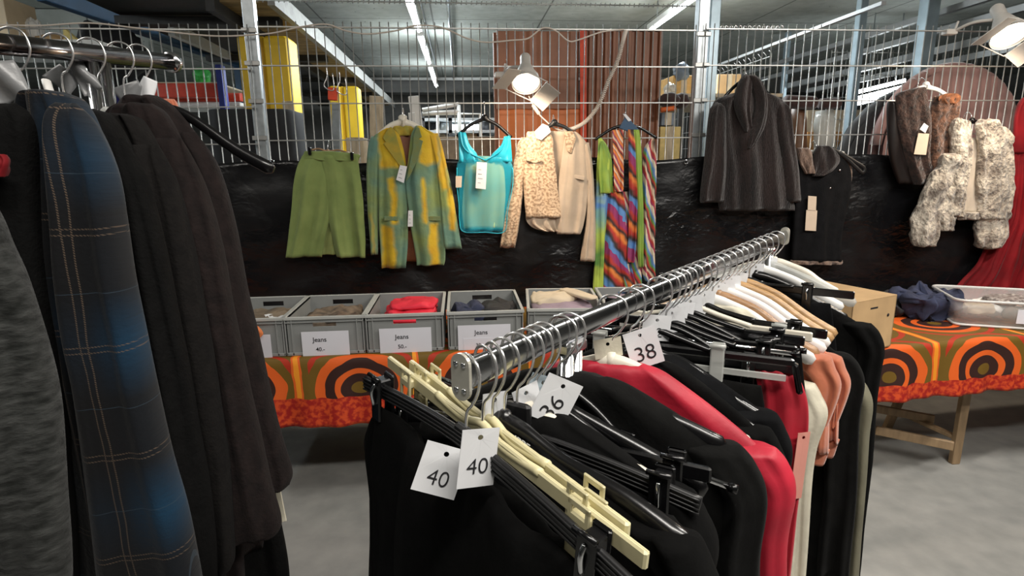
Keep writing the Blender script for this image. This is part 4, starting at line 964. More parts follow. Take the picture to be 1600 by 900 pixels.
# ---- grey stacking crates
M['crate'] = mat('crate_grey', (.27, .28, .275), .5, 0, .08, 9)
M['crateint'] = mat('crate_grey', (.46, .47, .45), .5, 0, .08, 9)
CW, CD, CH = .342, .43, .172
def crate(x, y, label, ang=0, z=TZ+.003, shade=0):
    Mc = Matrix.Translation(V((x, y, z))) @ Matrix.Rotation(ang, 4, 'Z')
    root = empty('stacking_crate', (x, y, z), label, 'crate', 'grey stacking crates in a row on the left table', Mc)
    t = .006; hw = CW/2; mb = MB(); g = .006; h0, h1, hx = CH*.74, CH*.88, .05
    mb.box((-hw+g, 0+g, 0), (hw-g, CD-g, t), Mc)
    for yy in (g, CD-g-t):
        mb.box((-hw+g, yy, 0), (hw-g, yy+t, h0), Mc); mb.box((-hw+g, yy, h1), (hw-g, yy+t, CH), Mc)
        mb.box((-hw+g, yy, h0), (-hx, yy+t, h1), Mc); mb.box((hx, yy, h0), (hw-g, yy+t, h1), Mc)
    for xx in (-hw+g, hw-g-t): mb.box((xx, g, 0), (xx+t, CD-g, CH), Mc)
    mb.build('body', M['crate'], root)
    mb = MB()
    for a, b in (((-hw-.002, -.002), (hw+.002, .010)), ((-hw-.002, CD-.010), (hw+.002, CD+.002)), ((-hw-.002, 0), (-hw+.012, CD)), ((hw-.012, 0), (hw+.002, CD))):
        mb.box((a[0], a[1], CH-.012), (b[0], b[1], CH+.002), Mc, .002)
    mb.build('rim', M['crateint'], root)
    mb = MB()
    for xx in (-hw+.003, -hw+.03, hw-.035, hw-.008): mb.box((xx, -.001, .004), (xx+.005, .010, CH-.014), Mc)
    mb.box((-hw+.003, -.003, CH-.024), (hw-.003, .008, CH-.020), Mc)
    mb.box((-hw+.003, -.001, 0), (hw-.003, .010, .014), Mc, .002)
    for xx in (-hw, hw-.006):
        for k in range(6): mb.box((xx, .03+k*.07, .004), (xx+.006, .035+k*.07, CH-.014), Mc)
    mb.build('ribs', M['crate'], root)
    return root, Mc
def label_sheet(root, Mc, x0, x1, z0, z1, lines, dy=0, name='label_sheet', thing=None):
    mb = MB(); mb.box((x0, -.0045-dy, z0), (x1, -.0035-dy, z1), Mc)
    o = mb.build(name, M['paperlabel'], root)
    R = Matrix.Rotation(math.radians(90), 4, 'X')
    for txt, fx, fz, s in lines:
        Mx = Mc @ Matrix.Translation(V((x0+(x1-x0)*fx, -.0052-dy, z0+(z1-z0)*fz))) @ R
        text_mesh('lettering', txt, s, Mx, M['ink'], o, .0002)
def folded(nm, c, w, d, h, mt, label, cat, rot=0, seed=1, cr=.010, group=None):
    Mr = Matrix.Translation(V(c)) @ Matrix.Rotation(rot, 4, 'Z'); mb = MB()
    def fn(u, v):
        a = u*2*math.pi; b = (v-.5)*math.pi
        sg = lambda q, e: math.copysign(abs(q)**e, q)
        x = sg(math.cos(a), .45)*sg(math.cos(b), .35)*w/2; y = sg(math.sin(a), .45)*sg(math.cos(b), .35)*d/2; z = sg(math.sin(b), .7)*h/2
        p = V((x, y, z)); p = p+noise.noise_vector(p*16+V((seed*3, 0, 0)))*cr+noise.noise_vector(p*45)*cr*.3
        return Mr @ p
    mb.grid(fn, 48, 24); return mb.build(nm, mt, None, label, cat, group)
cx0 = PZ(510, 555, TZ).x
cr = {}
for i, (k, px) in enumerate(((1, 384), (2, 510), (3, 634.5), (4, 760))):
    x = PY(px, 552, 2.475).x
    lb = {1: 'grey crate half hidden behind the dark coats, leftmost of the row', 2: 'grey crate with a sheet reading Jeans 40.-', 3: 'grey crate full of bright red folded jeans, sheet reading Jeans 50.-', 4: 'grey crate of navy and black jeans, sheet reading Jeans 30.-'}[k]
    cr[k] = crate(x, 2.475, lb)
def lp(k, px, py):
    p = cr[k][1].inverted() @ PY(px, py, 2.47); return p.x, p.z
def sheet(k, px0, py0, px1, py1, lines, dy=0):
    a, b = lp(k, px0, py0), lp(k, px1, py1); label_sheet(cr[k][0], cr[k][1], a[0], b[0], b[1], a[1], lines, dy)
sheet(2, 470, 519, 547, 554, [('Jeans', .38, .66, .029), ('40.-', .38, .26, .025)])
sheet(3, 592, 514, 675, 551, [('Jeans', .43, .66, .029), ('50.-', .43, .28, .025)])
sheet(4, 715, 509, 798, 548, [('Jeans', .44, .72, .029)])
sheet(4, 724, 529, 780, 560, [('30.-', .46, .66, .024)], .001)
sheet(1, 386, 524, 426, 561, [])
crx = PZ(820, 482, TZ+CH); crx2 = PZ(925, 486, TZ+CH)
ang5 = -.10
cr[5] = crate(PZ(880, 484, TZ+CH).x+.01, PZ(880, 484, TZ+CH).y, 'grey crate of cream and lilac linen, turned and set farther back than the others', ang5)
cr[6] = crate(cr[5][1].translation.x+.36, cr[5][1].translation.y-.02, 'grey crate mostly hidden by the chrome rail, rightmost of the row', ang5)
def jeans(k, lx, ly, lz, w, d, h, m_, label, rot=0, seed=1, cr_=.01, cat='jeans', nm='folded_jeans'):
    p = cr[k][1] @ V((lx, ly, lz+.022)); return folded(nm, p, w, d, h, m_, label, cat, rot, seed, cr_, 'folded clothes in the grey crates')
M['browncloth'] = mat('brown_pattern_cloth', (.17, .115, .08), .85, 0, .35, 18, .4, 30)
M['tan'] = mat('tan_cloth', (.25, .19, .13), .85, 0, .3, 10, .4, 30)
M['redjeans'] = mat('red_denim', (.78, .02, .05), .7, 0, .15, 8, .3, 60)
M['navyjeans'] = mat('navy_denim', (.035, .045, .10), .8, 0, .3, 20, .4, 60)
M['blackjeans'] = mat('black_denim', (.015, .015, .018), .75, 0, .3, 20, .5, 40)
M['creamcloth'] = mat('cream_linen', (.66, .55, .40), .8, 0, .1, 8, .2, 30)
M['lilac'] = mat('lilac_linen', (.34, .26, .32), .8, 0, .15, 8, .3, 30)
M['darkbrown'] = mat('dark_brown_denim', (.06, .045, .035), .8, 0, .4, 25, .5, 40, col2=(.22, .16, .11))
jeans(1, .03, .2, .07, .25, .30, .10, M['tan'], 'tan brown cloth heaped in the leftmost crate', .1, 1, .03, 'cloth', 'folded_cloth')
jeans(1, .08, .14, .115, .12, .12, .012, M['paper'], 'white sheet of paper lying on the tan cloth in the leftmost crate', .5, 2, .012, 'paper', 'paper_sheet')
jeans(2, .0, .22, .06, .28, .32, .11, M['darkbrown'], 'large dark brown patterned jeans in the Jeans 40.- crate', .05, 3, .026)
jeans(2, .05, .12, .115, .16, .10, .03, M['browncloth'], 'lighter brown piece on top in the Jeans 40.- crate', .2, 4, .02)
for i in range(5): jeans(3, .015+.01*math.sin(i*2), .20+.012*i, .04+i*.025, .27-.012*i, .32-.03*i, .028, M['redjeans'], ['bottom', 'second lowest', 'middle', 'second from top', 'topmost'][i]+' folded red jeans in the crate stack', .03*math.sin(i*3), 10+i, .014)
jeans(4, -.06, .20, .07, .14, .28, .11, M['navyjeans'], 'navy jeans on the left in the Jeans 30.- crate', .3, 16, .03)
jeans(4, .07, .20, .075, .18, .28, .12, M['blackjeans'], 'black jeans on the right in the Jeans 30.- crate', -.1, 17, .03)
jeans(5, .0, .18, .11, .28, .22, .05, M['lilac'], 'lilac linen lying at the front of the set back crate', 0, 18, .015, 'linen', 'folded_linen')
jeans(5, -.04, .27, .135, .22, .18, .05, M['creamcloth'], 'cream linen piled behind the lilac piece', .1, 19, .02, 'linen', 'folded_linen')
jeans(5, .08, .24, .165, .07, .26, .02, M['creamcloth'], 'long pale sole-shaped piece leaning in the set back crate', .45, 20, .004, 'insole', 'pale_insole')
jeans(6, .0, .2, .08, .28, .34, .12, M['lilac'], 'pale clothes in the rightmost crate behind the rail', 0, 21, .02, 'linen', 'folded_linen')
p = PY(402, 520, 2.44); mb = MB()
mb.loft([(p+V((-.03, 0, .05)), V((.012, 0, 0)), V((0, -.01, 0))), (p+V((-.005, 0, .0)), V((.03, 0, 0)), V((0, -.012, 0))), (p+V((-.02, 0, -.04)), V((.02, 0, 0)), V((0, -.01, 0)))], nr=14, crumple=.01)
mb.build('orange_ribbon', mat('orange_cloth', (.85, .25, .08), .7), None, 'small orange cloth tip peeking out beside the dark coat sleeve', 'cloth')

# ---- right table things
bz_ = TZ+.235; A, B_, D_ = PZ(1410, 464, bz_), PZ(1362, 473, bz_), PZ(1322, 434, bz_)
ex = (A-B_); ey = (D_-A); ex.z = ey.z = 0; wX = ex.length; exn = ex.normalized(); eyn = V((-exn.y, exn.x, 0)); dY = .42
Mb = Matrix((exn, eyn, V((0, 0, 1)))).transposed().to_4x4(); wX = .30; Mb.translation = V((A.x, A.y+.03, TZ+.004))-exn*wX
cb = empty('cardboard_box', Mb.translation, 'brown cardboard carton with an opened lid on the right table', 'box', None, Mb)
t = .005; H = .230
mb = MB(); mb.box((0, 0, 0), (wX, t, H), Mb); mb.box((0, dY-t, 0), (wX, dY, H), Mb); mb.box((0, 0, 0), (t, dY, H), Mb); mb.box((wX-t, 0, 0), (wX, dY, H), Mb); mb.box((0, 0, 0), (wX, dY, t), Mb); mb.build('body', M['card'], cb)
mb = MB(); mb.box((0, .0, H), (wX, .12, H+t), Mb, .001); mb.box((wX*.45, .12, H), (wX, dY, H+t), Mb, .001); mb.build('flap', M['card'], cb)
for px in (.15,): MB().disc(Mb @ V((px, -.0008, .10)), .014, .0012, 20, exn.cross(V((0, 0, 1)))).build('hand_hole', M['ink'], cb)
MB().disc(Mb @ V((.25, -.0008, .15)), .007, .0012, 16, exn.cross(V((0, 0, 1)))).build('hand_hole', M['ink'], cb)
MB().box((.12, -.001, .19), (.17, .0, .197), Mb).build('printing', M['ink'], cb)
folded('teal_packet', Mb @ V((.07, .22, H-.01)), .10, .16, .03, mat('teal_packet', (.25, .55, .58), .5), 'light teal packet sticking out of the cardboard carton', 'packet', 0, 30, .006)
folded('wooden_block', Mb @ V((-.06, .26, .17)), .09, .05, .03, M['wood'], 'small wooden block beside the cardboard carton', 'block', 0, 31, .002)
pn = PZ(1448, 492, TZ); folded('navy_garment', (pn.x, pn.y, TZ+.055), .34, .26, .13, M['navyjeans'], 'crumpled navy garment lying on the right table beside the carton', 'garment', .3, 33, .06)
pn = PZ(1418, 490, TZ); folded('navy_garment', (pn.x-.05, pn.y+.02, TZ+.045), .22, .2, .10, M['blackjeans'], 'crumpled black garment tucked behind the carton and navy one', 'garment', .1, 34, .05)
# clear tub
tz = TZ+.004; T0 = PZ(1492, 508, tz); T1 = PZ(1567, 528, tz)
e = V((1, 0, 0)); ang = math.radians(-24); Mt_ = Matrix.Translation(V((T0.x, T0.y, tz))) @ Matrix.Rotation(ang, 4, 'Z')
tb = empty('clear_tub', T0, 'clear plastic tub of small items at the right edge of the table', 'tub', None, Mt_)
M['tub'] = mat('tub_plastic', (.70, .70, .68), .2, 0, .03, alpha=.30)
M['tubrim'] = mat('tub_rim', (.72, .72, .70), .25, 0, .03, alpha=.8)
w_, d_, h_ = .42, .34, .13; mb = MB()
def rrect(w, d, r, z, off=0):
    out = []
    for cx, cy, a0 in ((w-r, r, -90), (w-r, d-r, 0), (r, d-r, 90), (r, r, 180)):
        for k in range(6):
            a = math.radians(a0+k*18); out.append(V((cx+math.cos(a)*(r+off), cy+math.sin(a)*(r+off), z)))
    return out
rings = [rrect(w_, d_, .03, 0), rrect(w_, d_, .03, h_, .012), rrect(w_, d_, .03, h_, .008), rrect(w_, d_, .03, .004, -.004)]
vs = [Mt_ @ p for r in rings for p in r]; n = 24; fs = [(i*n+k, i*n+(k+1) % n, (i+1)*n+(k+1) % n, (i+1)*n+k) for i in range(3) for k in range(n)]+[tuple(reversed(range(n))), tuple(range(3*n, 4*n))]
mb.add(vs, fs, None, True); mb.build('body', M['tub'], tb)
mb = MB(); mb.tube([Mt_ @ p for p in rrect(w_, d_, .03, h_, .014)], .007, 8, True); mb.tube([Mt_ @ p for p in rrect(w_, d_, .03, .006, .002)], .006, 8, True); mb.build('rim', M['tubrim'], tb)
items = [(.12, .10, .07, .13, .10, .05, 'creamcloth', 'cream folded cloth near the left corner of the clear tub'), (.22, .20, .06, .18, .14, .06, 'white', 'white cloth in the middle of the clear tub'), (.30, .12, .05, .14, .12, .05, 'browncloth', 'brown cloth low in the clear tub'), (.10, .22, .05, .12, .12, .05, 'lilac', 'lilac cloth at the back left of the clear tub')]
for i, (x, y, z, a, b, c_, mm, lb) in enumerate(items): folded('small_cloth', Mt_ @ V((x, y, z)), a, b, c_, M[mm], lb, 'cloth', .3*i, 40+i, .02, 'things in the clear tub')
folded('dark_trinkets', Mt_ @ V((.27, .20, .105)), .20, .14, .03, mat('trinkets', (.05, .03, .03), .4, 0, .3, 70, .8, 80, col2=(.5, .45, .42)), 'heap of dark glittering trinkets on top in the clear tub', 'trinkets', .2, 47, .012)['kind'] = 'stuff'
mb = MB(); mb.box((.24, -.010, .03), (.42, -.008, .10), Mt_); pt = mb.build('paper_label', M['paperlabel'], tb)
text_mesh('lettering', 'Haar', .022, Mt_ @ Matrix.Translation(V((.33, -.0110, .072))) @ Matrix.Rotation(math.radians(90), 4, 'X'), M['ink'], pt, .0006)
# ================================================================== CHROME RACK IN FRONT
RZ = 1.335
RA, RB = PZ(723, 588, RZ), PZ(1226, 369, RZ)
RD = (RB-RA); RL = RD.length; RD.normalize()
BASE = math.atan2(-RD.x, RD.y)
def S(px):
    lo, hi = 0.0, RL
    for _ in range(40):
        m_ = (lo+hi)/2; d = RA+RD*m_-V((0, 0, EYE)); x = 800+FPX*d.dot(rt)/d.dot(fw)
        if x < px: lo = m_
        else: hi = m_
    return lo
RVH, RHH = .0165, .009                      # half height and half width of the oval rail
def oval_plate(mb, M_, w, h, y0, y1, n=12):
    pts = []
    for k in range(n+1): a = math.pi*k/n; pts.append((w*math.cos(a), h-w+w*math.sin(a)))
    for k in range(n+1): a = math.pi+math.pi*k/n; pts.append((w*math.cos(a), -(h-w)+w*math.sin(a)))
    mb.prism(pts, lambda p, t: M_ @ V((p[0], t, p[1])), y1-y0)
MR = Matrix((V((RD.y, -RD.x, 0)), RD, V((0, 0, 1)))).transposed().to_4x4(); MR.translation = RA
rack_ = empty('clothes_rack', V((RA.x, RA.y, 0)), 'chrome clothes rail crowded with hangers in the foreground', 'clothes rack')
def oval_rail(p, q, vh, hh, mt, parent, nm='rail'):
    d = (q-p).normalized(); sd = V((d.y, -d.x, 0)).normalized(); u = sd.cross(d); n = 28; vs = []
    for c in (p, q):
        for k in range(n):
            a = 2*math.pi*k/n; vs.append(c+sd*math.copysign(abs(math.cos(a))**.8, math.cos(a))*hh+u*math.sin(a)*vh)
    mb = MB(); mb.add(vs, [(k, (k+1) % n, n+(k+1) % n, n+k) for k in range(n)]+[tuple(reversed(range(n))), tuple(range(n, 2*n))], None, True); return mb.build(nm, mt, parent)
oval_rail(RA, RB, RVH, RHH, M['chrome'], rack_)
mb = MB(); oval_plate(mb, MR @ Matrix.Translation(V((0, -.004, 0))), .0125, .0255, 0, .004)
M['plate'] = mat('satin_end_plate', (.62, .60, .52), .35, .5, .05, 40); ep = mb.build('end_plate', M['plate'], rack_)
for sx in (-1, 1):
    for zz in (-.014, .014):
        MB().lathe([(0, 0), (.0032, 0), (.003, .0012), (.0015, .0018), (0, .0012)], MR @ V((sx*.0052, -.004, zz)), -RD, 12).build('screw', M['chrome'], ep)
mb = MB(); oval_plate(mb, MR @ Matrix.Translation(V((0, RL, 0))), .0125, .0255, 0, .004); mb.build('end_plate', M['plate'], rack_)
for s_ in (S(893), RL-.16):
    p = RA+RD*s_
    mb = MB()
    for o in (-.011, .011): mb.tube([p+RD*o-V((0, 0, RVH)), V((p.x+RD.x*o, p.y+RD.y*o, .12))], .0095, 12)
    mb.build('upright', M['chrome'], rack_)
    MB().box((-.012, s_-.024, -.032), (.012, s_+.024, -.014), MR, .004).build('bracket', M['chrome'], rack_)
    MB().bar(MR @ V((-.25, s_, -RZ+.10)), MR @ V((.25, s_, -RZ+.10)), .03, .03, bev=.004).build('foot', M['chrome'], rack_)
    for sx in (-.23, .23):
        c = MR @ V((sx, s_, -RZ+.045)); MB().lathe([(0, -.012), (.03, -.012), (.035, -.006), (.035, .006), (.03, .012), (0, .012)], c, RD, 20).build('castor', M['blackpl'], rack_)
MB().bar(MR @ V((0, S(893), -RZ+.10)), MR @ V((0, RL-.16, -RZ+.10)), .03, .02, bev=.004).build('base_bar', M['chrome'], rack_)

GH = 'hangers on the chrome rail'; GG = 'garments on the chrome rail'; GT = 'size tags on the chrome rail'
def hang_matrix(A, D, s, yaw, roll=0.0):
    b = math.atan2(-D.x, D.y)+math.radians(yaw); X = V((math.cos(b), math.sin(b), 0)); Yv = V((-math.sin(b), math.cos(b), 0))
    m_ = Matrix((X, Yv, V((0, 0, 1)))).transposed().to_4x4(); m_.translation = A+D*s
    return m_ @ Matrix.Rotation(roll, 4, 'Y')
def hook_pts(R=.0215, neck=-.075, lean=0):
    pts = [(-R-.001, -.010), (-R, .003), (-R*.72, R*.80), (0, R*1.08), (R*.74, R*.78), (R, .002), (R*.92, -.014), (R*.45, -.032), (0, -.046), (0, neck)]
    return spline([V((x, lean*z, z)) for x, z in pts], 5)
def hanger(Mh, kind, mt, label, group, R=.0215, half=.215, drop=.055, zb=-.115, neck=-.07, clips=(.15,), clipm=None, ends=0):
    o = empty('clothes_hanger', Mh.translation, label, 'hanger', group, Mh)
    mb = MB(); mb.tube(hook_pts(R, neck-.01), .0017, 8); mb.build('hook', M['hook'], o, local=True)
    mb = MB()
    if kind == 'arm':
        def side(sg):
            return [V((0, 0, neck)), V((sg*.03, 0, neck-.004)), V((sg*.08, 0, neck-.022)), V((sg*half*.7, 0, neck-drop*.75)), V((sg*half, 0, neck-drop-.012))]
        pl = list(reversed(spline(side(-1), 5)))+spline(side(1), 5)[1:]; n = len(pl)
        rs = [.0062+.0050*min(1, abs(p.x)/half)*1.0+.004*math.exp(-(p.x/.03)**2) for p in pl]; rs[0] = rs[-1] = .006
        mb.tube(pl, rs, 12, rz=1.25, upv=(0, 0, 1)); mb.build('arm', mt, o, local=True)
        mb = MB(); mb.lathe([(0, .016), (.006, .015), (.010, .006), (.012, -.004), (0, -.008)], V((0, 0, neck)), (0, 0, 1), 14); mb.build('neck', mt, o, local=True)
    elif kind == 'ribbed':                     # flat fluted bar hanger
        pl = spline([V((-half, 0, zb-.012)), V((-half*.5, 0, zb+.004)), V((0, 0, zb+.012)), V((half*.5, 0, zb+.004)), V((half, 0, zb-.012))], 8)
        mb.tube(pl, .005, 10, rz=2.2, upv=(0, 0, 1))
        for dz in (-.007, -.002, .003, .008): mb.tube([p+V((0, -.0045, dz)) for p in pl], .0014, 6)
        mb.box((-.018, -.005, zb), (.018, .005, neck+.008), None, .003); mb.build('bar', mt, o, local=True)
    elif kind == 'bar':
        mb.box((-half, -.0035, zb-.009), (half, .0035, zb+.009), None, .002)
        mb.tube(spline([V((-.10, 0, zb+.006)), V((-.04, 0, neck-.01)), V((0, 0, neck)), V((.04, 0, neck-.01)), V((.10, 0, zb+.006))], 6), .005, 10)
        mb.build('bar', mt, o, local=True)
    elif kind == 'rect':
        for a, b in (((-half, zb), (half, zb)), ((half, zb), (half+.012, zb-.05)), ((-half, zb), (-half-.012, zb-.05))):
            mb.bar(V((a[0], 0, a[1])), V((b[0], 0, b[1])), .010, .014, (0, 1, 0) if a[1] != b[1] else (0, 0, 1), .003)
        mb.tube(spline([V((-.09, 0, zb+.003)), V((-.03, 0, neck-.008)), V((0, 0, neck)), V((.03, 0, neck-.008)), V((.09, 0, zb+.003))], 6), .006, 10)
        mb.build('bar', mt, o, local=True)
        MB().box((.02, -.002, zb-.033), (half-.01, .002, zb-.022), None, .001).build('lower_rod', M['clear'], o, local=True)
    elif kind == 'rod':
        mb.tube([V((-half, 0, zb)), V((half, 0, zb))], .0038, 12); mb.build('rod', M['chrome'], o, local=True)
        mb = MB(); mb.tube(spline([V((-.11, 0, zb)), V((-.05, 0, neck-.014)), V((0, 0, neck)), V((.05, 0, neck-.014)), V((.11, 0, zb))], 6), .0055, 10); mb.build('yoke', mt, o, local=True)
        for sg in (-1, 1): MB().tube([V((sg*half, 0, zb)), V((sg*(half+.01), 0, zb))], .0055, 10).build('end_cap', mt, o, local=True)
    if kind in ('bar', 'rod', 'ribbed', 'rect') and clips:
        cm = clipm or M['blackpl']
        for cx in [c for q in clips for c in (-q, q)]:
            mb = MB(); w = .011; y0, y1 = -.012, .012
            if cm in (M['cream'],):
                for yy in (y0, y1-.003):          # square looped clip
                    mb.box((cx-w-.003, yy, zb-.042), (cx-w+.003, yy+.003, zb+.016), None, .001); mb.box((cx+w-.003, yy, zb-.042), (cx+w+.003, yy+.003, zb+.016), None, .001)
                    mb.box((cx-w-.003, yy, zb+.010), (cx+w+.003, yy+.003, zb+.017), None, .001); mb.box((cx-w-.003, yy, zb-.042), (cx+w+.003, yy+.003, zb-.022), None, .001)
                mb.box((cx-w, y0, zb-.008), (cx+w, y1, zb+.004), None, .002)
            else:
                mb.box((cx-w, y0, zb-.045), (cx+w, y0+.005, zb+.018), None, .002); mb.box((cx-w, y1-.005, zb-.045), (cx+w, y1, zb+.018), None, .002)
                mb.box((cx-w*.8, y0+.002, zb-.012), (cx+w*.8, y1-.002, zb+.014), None, .002)
                mb.tube([V((cx-w-.002, y0-.001, zb+.018)), V((cx+w+.002, y0-.001, zb+.018))], .003, 8)
            c = mb.build('clip', cm, o, local=True)
            if cm is M['blackpl']:
                MB().tube(spline([V((cx, y0-.001, zb-.02)), V((cx, y0-.004, zb-.002)), V((cx, y0+.001, zb+.008))], 4), .003, 6, rz=1).build('spring', M['chrome'], c, local=True)
    return o
def gbody(Mh, nm, rows, mt, label, cat, group, parts=(), **k):
    """rows (z, xl, xr, half thickness, y offset)"""
    def R(rr): return [(Mh @ V(((r[1]+r[2])/2, (r[4] if len(r) > 4 else 0), r[0])), (Mh.to_3x3() @ V(((r[2]-r[1])/2, 0, 0))), Mh.to_3x3() @ V((0, -r[3], 0))) for r in rr]
    if not parts:
        mb = MB(); mb.loft(R(rows), **k); return mb.build(nm, mt, None, label, cat, group)
    root = empty(nm, Mh.translation, label, cat, group, Mh)
    mb = MB(); mb.loft(R(rows), **k); mb.build('body', mt, root)
    for pn, pr_, pm in parts:
        mb = MB(); kk = dict(k); kk['nf'] = 2; mb.loft(R(pr_), **kk); mb.build(pn, pm or mt, root)
    return root
def skirt(Mh, mt, label, hw=.17, zb=-.13, ln=.55, th=.010, flare=.05, nm='skirt', **k):
    return gbody(Mh, nm, [(zb, -hw, hw, th*.5), (zb-.04, -hw-.008, hw+.008, th), (zb-.18, -hw-.03, hw+.03, th*1.3), (zb-ln*.6, -hw-flare*.8, hw+flare*.8, th*1.4), (zb-ln, -hw-flare, hw+flare, th*1.5)], mt, label, 'skirt' if nm == 'skirt' else 'trousers', GG, fold=.010, nf=5, n=56, **k)
def topg(Mh, mt, label, half=.215, neck=-.075, drop=.06, ln=.6, th=.014, sleeve=.06, nm='jacket', sl=.5, **k):
    z0 = neck+.012; th = max(th, .022)
    rows = [(z0+.004, -.050, .050, th*.5), (z0-.010, -.085, .085, th), (z0-drop*.55, -half*.70, half*.70, th), (z0-drop, -half+.01, half-.01, th), (z0-drop-.04, -half-.005, half+.005, th*1.2), (z0-.30, -half+.0, half-.0, th*1.3), (z0-ln, -half-.01, half+.01, th*1.5)]
    def slv(sg):
        a, b = (half-.035, half+sleeve*.3), (half-.01, half+sleeve)
        r = [(z0-drop+.018, a[0]-.045, half-.005), (z0-drop-.005, a[0]-.035, a[1]+.004), (z0-drop-.045, a[0], a[1]+.018), (z0-drop-.13, a[0], half+sleeve*.75), (z0-sl*.65, b[0]-.015, b[1]), (z0-sl, b[0]-.01, b[1]+.006)]
        out = [(q[0], q[1], q[2], th*1.15, -.004) for q in r]
        if sg < 0: out = [(q[0], -q[2], -q[1], q[3], q[4]) for q in out]
        return out
    return gbody(Mh, nm, rows, mt, label, nm, GG, [('sleeve', slv(-1), None), ('sleeve', slv(1), None)], fold=.008, nf=5, **k)
def card(Mh, off, face_yaw, roll, txt, label, w=.047, h=.058, size=.026, tilt=0.0, mt=None, group=GT, txtroll=0.0):
    """paper size tag whose punched hole sits at off in hanger space"""
    pos = Mh @ V(off)
    b = math.radians(face_yaw); X = V((math.cos(b), math.sin(b), 0)); Yv = V((-math.sin(b), math.cos(b), 0))
    m_ = Matrix((X, Yv, V((0, 0, 1)))).transposed().to_4x4(); m_.translation = pos
    m_ = m_ @ Matrix.Rotation(math.radians(roll), 4, 'Y') @ Matrix.Rotation(tilt, 4, 'X')
    root = empty('size_tag', pos, label, 'tag', group, m_)
    mb = MB(); rr = .0028; outer = [(-w/2, -h+.009), (w/2, -h+.009), (w/2, .009), (-w/2, .009)]; n = 16
    ins = [(rr*math.cos(2*math.pi*k/n), rr*math.sin(2*math.pi*k/n)) for k in range(n)]
    out = []
    for k in range(n):
        a = 2*math.pi*k/n; c, s = math.cos(a), math.sin(a); t = min([(w/2)/abs(c) if abs(c) > 1e-6 else 9, ((.009)/s if s > 1e-6 else ((h-.009)/-s if s < -1e-6 else 9))]); out.append((c*t, s*t))
    corners = [(w/2, .009), (-w/2, .009), (-w/2, -h+.009), (w/2, -h+.009)]
    vs = [V((x, -.0004-.002*math.sin(x*50), z)) for x, z in ins]+[V((x, -.0004, z)) for x, z in out]
    fs = []; ci = {}
    for j, (x, z) in enumerate(corners): vs.append(V((x, -.0004, z))); ci[j] = 2*n+j
    import bisect
    angs = [math.atan2(z, x) % (2*math.pi) for x, z in corners]
    for k in range(n):
        a0, a1 = 2*math.pi*k/n, 2*math.pi*(k+1)/n; mid = [ci[j] for j, q in enumerate(angs) if a0+1e-6 < q < a1-1e-6]
        fs.append(tuple([k, n+k]+mid+[n+(k+1) % n, (k+1) % n]))
    nv = len(vs); vs += [p+V((0, .0008, 0)) for p in vs]; fs += [tuple(reversed([i+nv for i in f])) for f in fs]
    mb.add(vs, fs); o = mb.build('sheet', mt or M['paper'], root, local=True)
    if txt:
        Mx = m_ @ Matrix.Translation(V((0, -.0010, -h*.50))) @ Matrix.Rotation(math.radians(txtroll), 4, 'Y') @ Matrix.Rotation(math.radians(90), 4, 'X')
        text_mesh('lettering', txt, size, Mx, M['ink'], o, -.0003)
    return root
CAMYAW = 5.0
# ---- one entry per hanger, near end to far end
def H(px, yaw): return hang_matrix(RA, RD, S(px), yaw)
ORD = 'on the chrome rail'
M['khaki'] = mat('khaki_cloth', (.16, .15, .10), .85, 0, .15, 12, .3, 80)
M['salmon'] = mat('salmon_cloth', (.52, .15, .07), .8, 0, .15, 12, .3, 80, sheen=.3)
M['offwhite'] = mat('offwhite_cloth', (.62, .58, .46), .8, 0, .1, 12, .3, 80)
M['tag_pink'] = mat('pink_tag', (.70, .30, .24), .8, 0, .05)
# 1 front skirt on fluted black hanger
h = hang_matrix(RA, RD, S(731), -12, .09)
hanger(h, 'ribbed', M['blackpl2'], 'fluted black hanger nearest the end plate, carrying the first 40 tag', GH, zb=-.090, half=.232, clips=(.185,), R=.020)
skirt(h, M['black'], 'foremost black skirt filling the bottom centre of the picture', .20, -.118, .70, .016, .05, seed=101)
card(h, (.010, -.032, -.078), 4, 22, '40', 'foremost white tag reading 40, hanging tilted from the first hook', .047, .053, .024, tilt=-.15)
h = hang_matrix(RA, RD, S(758), -15, .09)
hanger(h, 'bar', M['cream'], 'cream plastic hanger with square clips, second from the end plate', GH, zb=-.082, half=.235, clips=(.165,), clipm=M['cream'], R=.021)
skirt(h, M['black2'], 'black skirt clipped in the first cream hanger', .165, -.125, .6, .010, seed=102)
card(h, (.052, -.040, -.047), 20, 8, '40', 'second white tag reading 40, partly behind the foremost tag', .040, .062, .024)
h = hang_matrix(RA, RD, S(772), -17, .07)
hanger(h, 'bar', M['cream'], 'second cream plastic hanger with square clips, just behind the first', GH, zb=-.080, half=.21, clips=(.155,), clipm=M['cream'], R=.021)
skirt(h, M['black3'], 'black satin skirt clipped in the second cream hanger', .16, -.13, .6, .010, seed=103)
h = hang_matrix(RA, RD, S(788), -2)
o = hanger(h, 'arm', M['blackpl'], 'glossy broad black hanger with IPPE lettering near its neck', GH, half=.225, drop=.05, neck=-.078)
Mx = h @ Matrix.Translation(V((.035, -.0135, -.088))) @ Matrix.Rotation(math.radians(14), 4, 'Y') @ Matrix.Rotation(math.radians(90), 4, 'X')
text_mesh('lettering', 'IPPE', .013, Mx, M['paper'], o)
topg(h, M['black'], 'black jacket on the broad glossy hanger with lettering', .235, -.10, .055, .6, .012, .02, seed=104)
card(h, (-.012, -.004, -.052), 35, 8, '38', 'white tag half hidden behind the second 40 tag', .036, .052, .02)
h = hang_matrix(RA, RD, S(808), 6)
hanger(h, 'ribbed', M['blackpl2'], 'fluted black clip hanger with a grey card on its right clip', GH, zb=-.115, half=.215, clips=(.175,))
